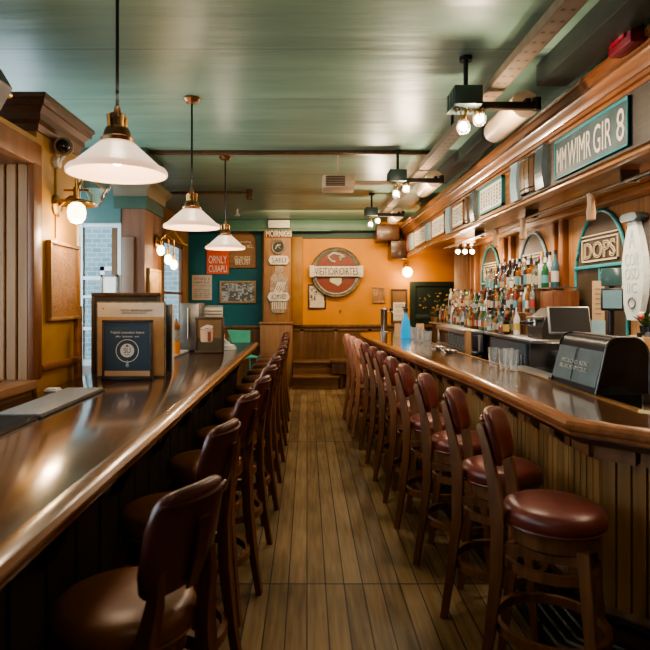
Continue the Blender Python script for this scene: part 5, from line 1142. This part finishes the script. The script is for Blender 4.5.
part('stand', MB().cyl((2.265, 4.34, 1.16), (2.258, 4.325, 1.60), 0.022, n=12).box(2.19, 2.34, 4.26, 4.41, 1.155, 1.175, 0.006), M['black'], t, world=True)
t = flat('card_display', 'tall tan and pale blue card leaning in front of the near arch', 'card', (2.36, 4.72, 1.155), math.radians(-14))
part('upper_sheet', B(-0.045, 0.045, 0, 0.012, 0.28, 0.60), M['tan_paper'], t, smooth=0)
part('lower_sheet', B(-0.05, 0.05, -0.004, 0.014, 0, 0.28), M['paleblue'], t, smooth=0)
mb = MB()
for k in range(6): mb.box(-0.025, 0.022, -0.002, 0, 0.33 + k * 0.04, 0.338 + k * 0.04)
part('print', mb, M['greyink'], t, smooth=0)
for k, (x, y, hh, m_, lab) in enumerate(((2.21, 4.02, 0.20, M['steel'], 'steel shaker tin below the tablet till, left one'), (2.28, 4.0, 0.22, BOT['white'], 'white squeeze bottle below the tablet till'), (2.36, 4.02, 0.26, M['steel_dk'], 'dark steel shaker below the tablet till, right one'))):
    t = thing('shaker', lab, 'shaker', (x, y, 1.155))
    part('body', MB().lathe([(0.001, 0), (0.030, 0), (0.038, hh * 0.65), (0.034, hh * 0.72), (0.022, hh * 0.86), (0.001, hh * 0.87)], n=20, cap=False), m_, t)
    part('cap', MB().lathe([(0.016, hh * 0.865), (0.016, hh), (0.001, hh)], n=14, cap=False), M['black'], t)
t = thing('potted_flower', 'small pot of red and green flowers on a cardboard box by the right wall', 'plant', (2.40, 4.12, 1.35))
part('pot', MB().lathe([(0.001, 0), (0.035, 0), (0.048, 0.07), (0.044, 0.07), (0.001, 0.055)], n=20, cap=False), M['black'], t)
mb = MB(); rp = random.Random(2)
for k in range(26):
    a = rp.random() * 6.28; r = rp.random() * 0.07; z = 0.08 + rp.random() * 0.07; c = Vector((r * math.cos(a), r * math.sin(a), z)); d = Vector((math.cos(a), math.sin(a), rp.random())) * 0.035; s_ = Vector((-math.sin(a), math.cos(a), 0)) * 0.014
    mb.mesh_in([c, c + d * 0.5 + s_, c + d, c + d * 0.5 - s_], [(0, 1, 2, 3)]); mb.tube([(0, 0, 0.05), tuple(c)], 0.002, 4)
part('leaves', mb, M['leaf'], t, smooth=0)
for k in range(4):
    a = k * 1.7; part('bloom', MB().sphere((0.05 * math.cos(a), 0.05 * math.sin(a), 0.13 + 0.02 * (k % 2)), 0.022, 10, 0.8), [plain('bloom_red', (0.45, 0.05, 0.03), 0.5), M['offwhite']][k % 2], t)
t = thing('cardboard_box', 'brown cardboard box under the flower pot by the right wall', 'box', (2.40, 4.10, 1.155))
part('carton', B(2.30, 2.52, 3.98, 4.22, 1.155, 1.345, 0.004), M['card'], t, world=True)
part('tape', B(2.38, 2.42, 3.976, 4.224, 1.345, 1.348), M['tan_paper'], t, world=True, smooth=0)
t = thing('bar_cloth', 'crumpled dark cloth with a pale corner on the service counter by the appliance', 'cloth', (1.86, 2.93, 1.025))
mb = MB(); Nn = 10; rc = random.Random(5); V_ = []; 
for i in range(Nn + 1):
    for j in range(Nn + 1):
        u, v = i / Nn - 0.5, j / Nn - 0.5; V_.append((u * 0.22, v * 0.16, max(0.002, (0.045 * (1 - 3 * (u * u + v * v)) + 0.018 * math.sin(9 * u + 4 * v) * math.cos(11 * v)))))
mb.mesh_in(V_, [(i * (Nn + 1) + j, (i + 1) * (Nn + 1) + j, (i + 1) * (Nn + 1) + j + 1, i * (Nn + 1) + j + 1) for i in range(Nn) for j in range(Nn)])
part('cloth', mb, M['ink'], t, smooth=60)
part('pale_corner', MB().prism([(-0.09, -0.07, 0.02), (-0.02, -0.075, 0.03), (-0.03, -0.05, 0.05), (-0.085, -0.045, 0.045)], (0, 0.012, 0.004)), M['tan_paper'], t)
# glasses
def glass(label, loc, r0, r1, h, group, first=[None]):
    t = thing('pint_glass', label, 'glass', loc, 0, group)
    part('tumbler', MB().lathe([(0.001, 0.0), (r0, 0.0), (r1, h), (r1 - 0.003, h), (r0 - 0.003, 0.012), (0.001, 0.012)], n=24, cap=False), M['clear'], t)
    return t
G = [(1.50, 4.45, 'front left of the cluster'), (1.545, 4.36, 'front right of the cluster'), (1.56, 4.52, 'back of the cluster'), (1.47, 4.60, 'far left of the cluster')]
for x, y, w_ in G:
    a = glass('clear pint glass on the right bar near the appliance, ' + w_, (x, y, zt), 0.030, 0.042, 0.155, 'pint glasses by the appliance')
for k in range(9):
    y = 8.15 - 0.16 * k; x = [1.42, 1.47][k % 2]
    a = glass('clear glass in the far row on the right bar, %s from the blue bottle' % ordn(k + 1), (x, y, zt), 0.032, 0.040, 0.17 - 0.012 * (k % 3), 'glasses at the far end of the bar')
for k in range(8):
    y = 6.62 + 0.15 * k
    a = glass('clear glass standing inside the steel rack, %s from its near end' % ordn(k + 1), (1.85, y, 1.03), 0.030, 0.038, 0.13, 'glasses inside the steel rack')
for k in range(4):
    y = 6.5 - 0.22 * k; t = thing('ashtray', 'low glass dish on the bar edge by the steel rack, %s from the far end' % ordn(k + 1), 'dish', (1.44, y, zt), 0, 'low glass dishes on the bar')
    part('dish', MB().lathe([(0.001, 0), (0.045, 0), (0.062, 0.03), (0.057, 0.031), (0.04, 0.008), (0.001, 0.008)], n=20, cap=False), [M['clear'], M['steel']][k % 2], t)
t = thing('gin_bottle', 'bright blue square-shouldered bottle with a metal pourer on the far right bar', 'bottle', (1.37, 8.1, zt))
part('glass_body', MB().loft([[(sx * r, sy * r, z) for sx, sy in ((-1, -1), (1, -1), (1, 1), (-1, 1))] for z, r in ((0, 0.062), (0.01, 0.066), (0.10, 0.062), (0.25, 0.046), (0.285, 0.032), (0.30, 0.022), (0.36, 0.018))]), M['blueglass'], t)
part('pourer', MB().lathe([(0.026, 0.355), (0.026, 0.385), (0.038, 0.392), (0.038, 0.41), (0.012, 0.42), (0.010, 0.47), (0.001, 0.475)], n=16).box(-0.05, 0.02, -0.01, 0.01, 0.42, 0.435), M['steel_dk'], t)
for k, (px_, m_) in enumerate(((398.5, M['tan_paper']), (404, M['pink_leather']), (420, M['tan_paper']))):
    y = 8.45 if k < 2 else 8.4; t = thing('menu_card', 'folded menu card standing by the blue bottle, ' + ['left one', 'middle one', 'right one'][k], 'menu', (X(px_, y), y, zt))
    part('card', MB().prism([(-0.065, -0.03, 0), (0.065, -0.03, 0), (0.055, 0, 0.19), (-0.055, 0, 0.19)], (0, 0.004, 0)).prism([(-0.065, 0.034, 0), (0.065, 0.034, 0), (0.055, 0.004, 0.19), (-0.055, 0.004, 0.19)], (0, 0.004, 0)), m_, t, smooth=0)
t = thing('beer_tap', 'chrome beer tap column at the far end of the right bar', 'tap', (X(384, 9.45), 9.45, zt))
part('column', MB().lathe([(0.075, 0), (0.075, 0.015), (0.055, 0.022), (0.055, 0.37), (0.06, 0.38), (0.05, 0.40), (0.001, 0.405)], n=24), M['steel'], t)
part('spout', MB().tube([(0.05, 0, 0.34), (0.11, 0, 0.345), (0.14, 0, 0.33), (0.145, 0, 0.28)], 0.013, 10), M['steel'], t)
part('lever', MB().tube([(0.10, 0, 0.345), (0.11, -0.01, 0.40)], [0.012, 0.018], 10), M['black'], t)
t = thing('potted_plant', 'small leafy plant at the far end of the back bar beside the door', 'plant', (2.06, 9.34, 0.08))
part('pot', MB().lathe([(0.001, 1.12), (0.06, 1.12), (0.085, 1.25), (0.078, 1.25), (0.001, 1.23)], n=20, cap=False), M['wainscot'], t)
mb = MB(); rp = random.Random(9)
for k in range(34):
    a = rp.random() * 6.28; r = rp.random() * 0.07; z = 1.26 + rp.random() * 0.15; c = Vector((r * math.cos(a), r * math.sin(a), z)); d = Vector((math.cos(a), math.sin(a), rp.random() - 0.2)) * 0.07; s_ = Vector((-math.sin(a), math.cos(a), 0)) * 0.025
    mb.mesh_in([c, c + d * 0.5 + s_, c + d, c + d * 0.5 - s_], [(0, 1, 2, 3)]); mb.tube([(0, 0, 1.23), tuple(c)], 0.003, 4)
part('leaves', mb, plain('brownish_leaf', (0.16, 0.11, 0.04), 0.5, noise=0.4), t, smooth=0)

# ================================================================== LIGHT
def pt(name, loc, e, col, r=0.04):
    l = bpy.data.lights.new(name, 'POINT'); l.energy = e; l.color = col; l.shadow_soft_size = r
    o = bpy.data.objects.new(name, l); C.objects.link(o); o.location = loc; return o
def ar(name, loc, rot, e, col, sx, sy, spread=None):
    l = bpy.data.lights.new(name, 'AREA'); l.shape = 'RECTANGLE'; l.size = sx; l.size_y = sy; l.energy = e; l.color = col
    if spread: l.spread = math.radians(spread)
    o = bpy.data.objects.new(name, l); C.objects.link(o); o.location = loc; o.rotation_euler = rot; return o
WARM = (1.0, 0.70, 0.40); WARM2 = (1.0, 0.80, 0.58); COOL = (0.72, 0.88, 1.0)
for k, (x, y, z) in enumerate(LAMPS): pt('pendant_light', (x, y, z - 0.03), 9, WARM2, 0.09); pt('ceiling_fill', (x, y, z + 0.40), 3.5, WARM2, 0.05)  # second lamp is an added unseen fill above each shade, brightens the ceiling
for y in (3.6, 5.85, 8.2):
    pt('rig_light', (0.96, y - 0.02, 2.60), 16, WARM2, 0.03); pt('rig_light', (1.065, y, 2.62), 16, WARM2, 0.03)
pt('sconce_light', (-1.47, 3.72, 2.02), 7, WARM, 0.05); pt('sconce_light', (-1.40, 6.1, 1.88), 8, WARM, 0.05); pt('sconce_light', (1.91, YB - 0.30, 2.05), 12, WARM, 0.08)
for k in range(3): pt('spot_light', (2.11 + k * 0.1, 8.1, 2.2), 5, WARM2, 0.03)
ar('back_bar_fill', (2.28, 5.6, 2.44), (0, 0, 0), 60, WARM2, 0.10, 7.0, 130)  # added lamp without a fitting, brightens the arched wall
ar('back_wall_fill', (0.6, 9.6, 3.0), (math.radians(40), 0, math.radians(0)), 52, (1.0, 0.72, 0.42), 2.6, 0.15)  # added unseen lamp that brightens the orange back wall
pt('bar_front_fill', (0.35, 0.6, 2.9), 8, WARM2, 0.15)  # added unseen lamp near the camera, lifts the dark bar front
ar('window_daylight', (-2.68, 1.2, 1.95), (0, math.radians(-90), 0), 22, COOL, 1.5, 4.2)
ar('window_daylight', (-2.68, 4.95, 1.95), (0, math.radians(-90), 0), 35, COOL, 1.5, 1.5)
sc = bpy.context.scene
wd = bpy.data.worlds.new('sky'); sc.world = wd; wd.use_nodes = True
bg = wd.node_tree.nodes['Background']; bg.inputs[0].default_value = (0.72, 0.88, 1.0, 1); bg.inputs[1].default_value = 2.6
# ================================================================== CAMERA
cd = bpy.data.cameras.new('camera'); cam = bpy.data.objects.new('camera', cd); C.objects.link(cam)
cam.location = (0, 0, H); cam.rotation_euler = (PI / 2, 0, 0)
cd.sensor_width = 36; cd.lens = 36 * F / 650; cd.shift_x = (325 - VX) / 650; cd.shift_y = -(325 - VY) / 650
cd.clip_start = 0.05; cd.clip_end = 100
cd.dof.use_dof = True; cd.dof.focus_distance = 5.5; cd.dof.aperture_fstop = 4.5
sc.camera = cam
sc.view_settings.view_transform = 'AgX'
try: sc.view_settings.look = 'AgX - Medium High Contrast'
except Exception: pass
sc.view_settings.exposure = 0.36
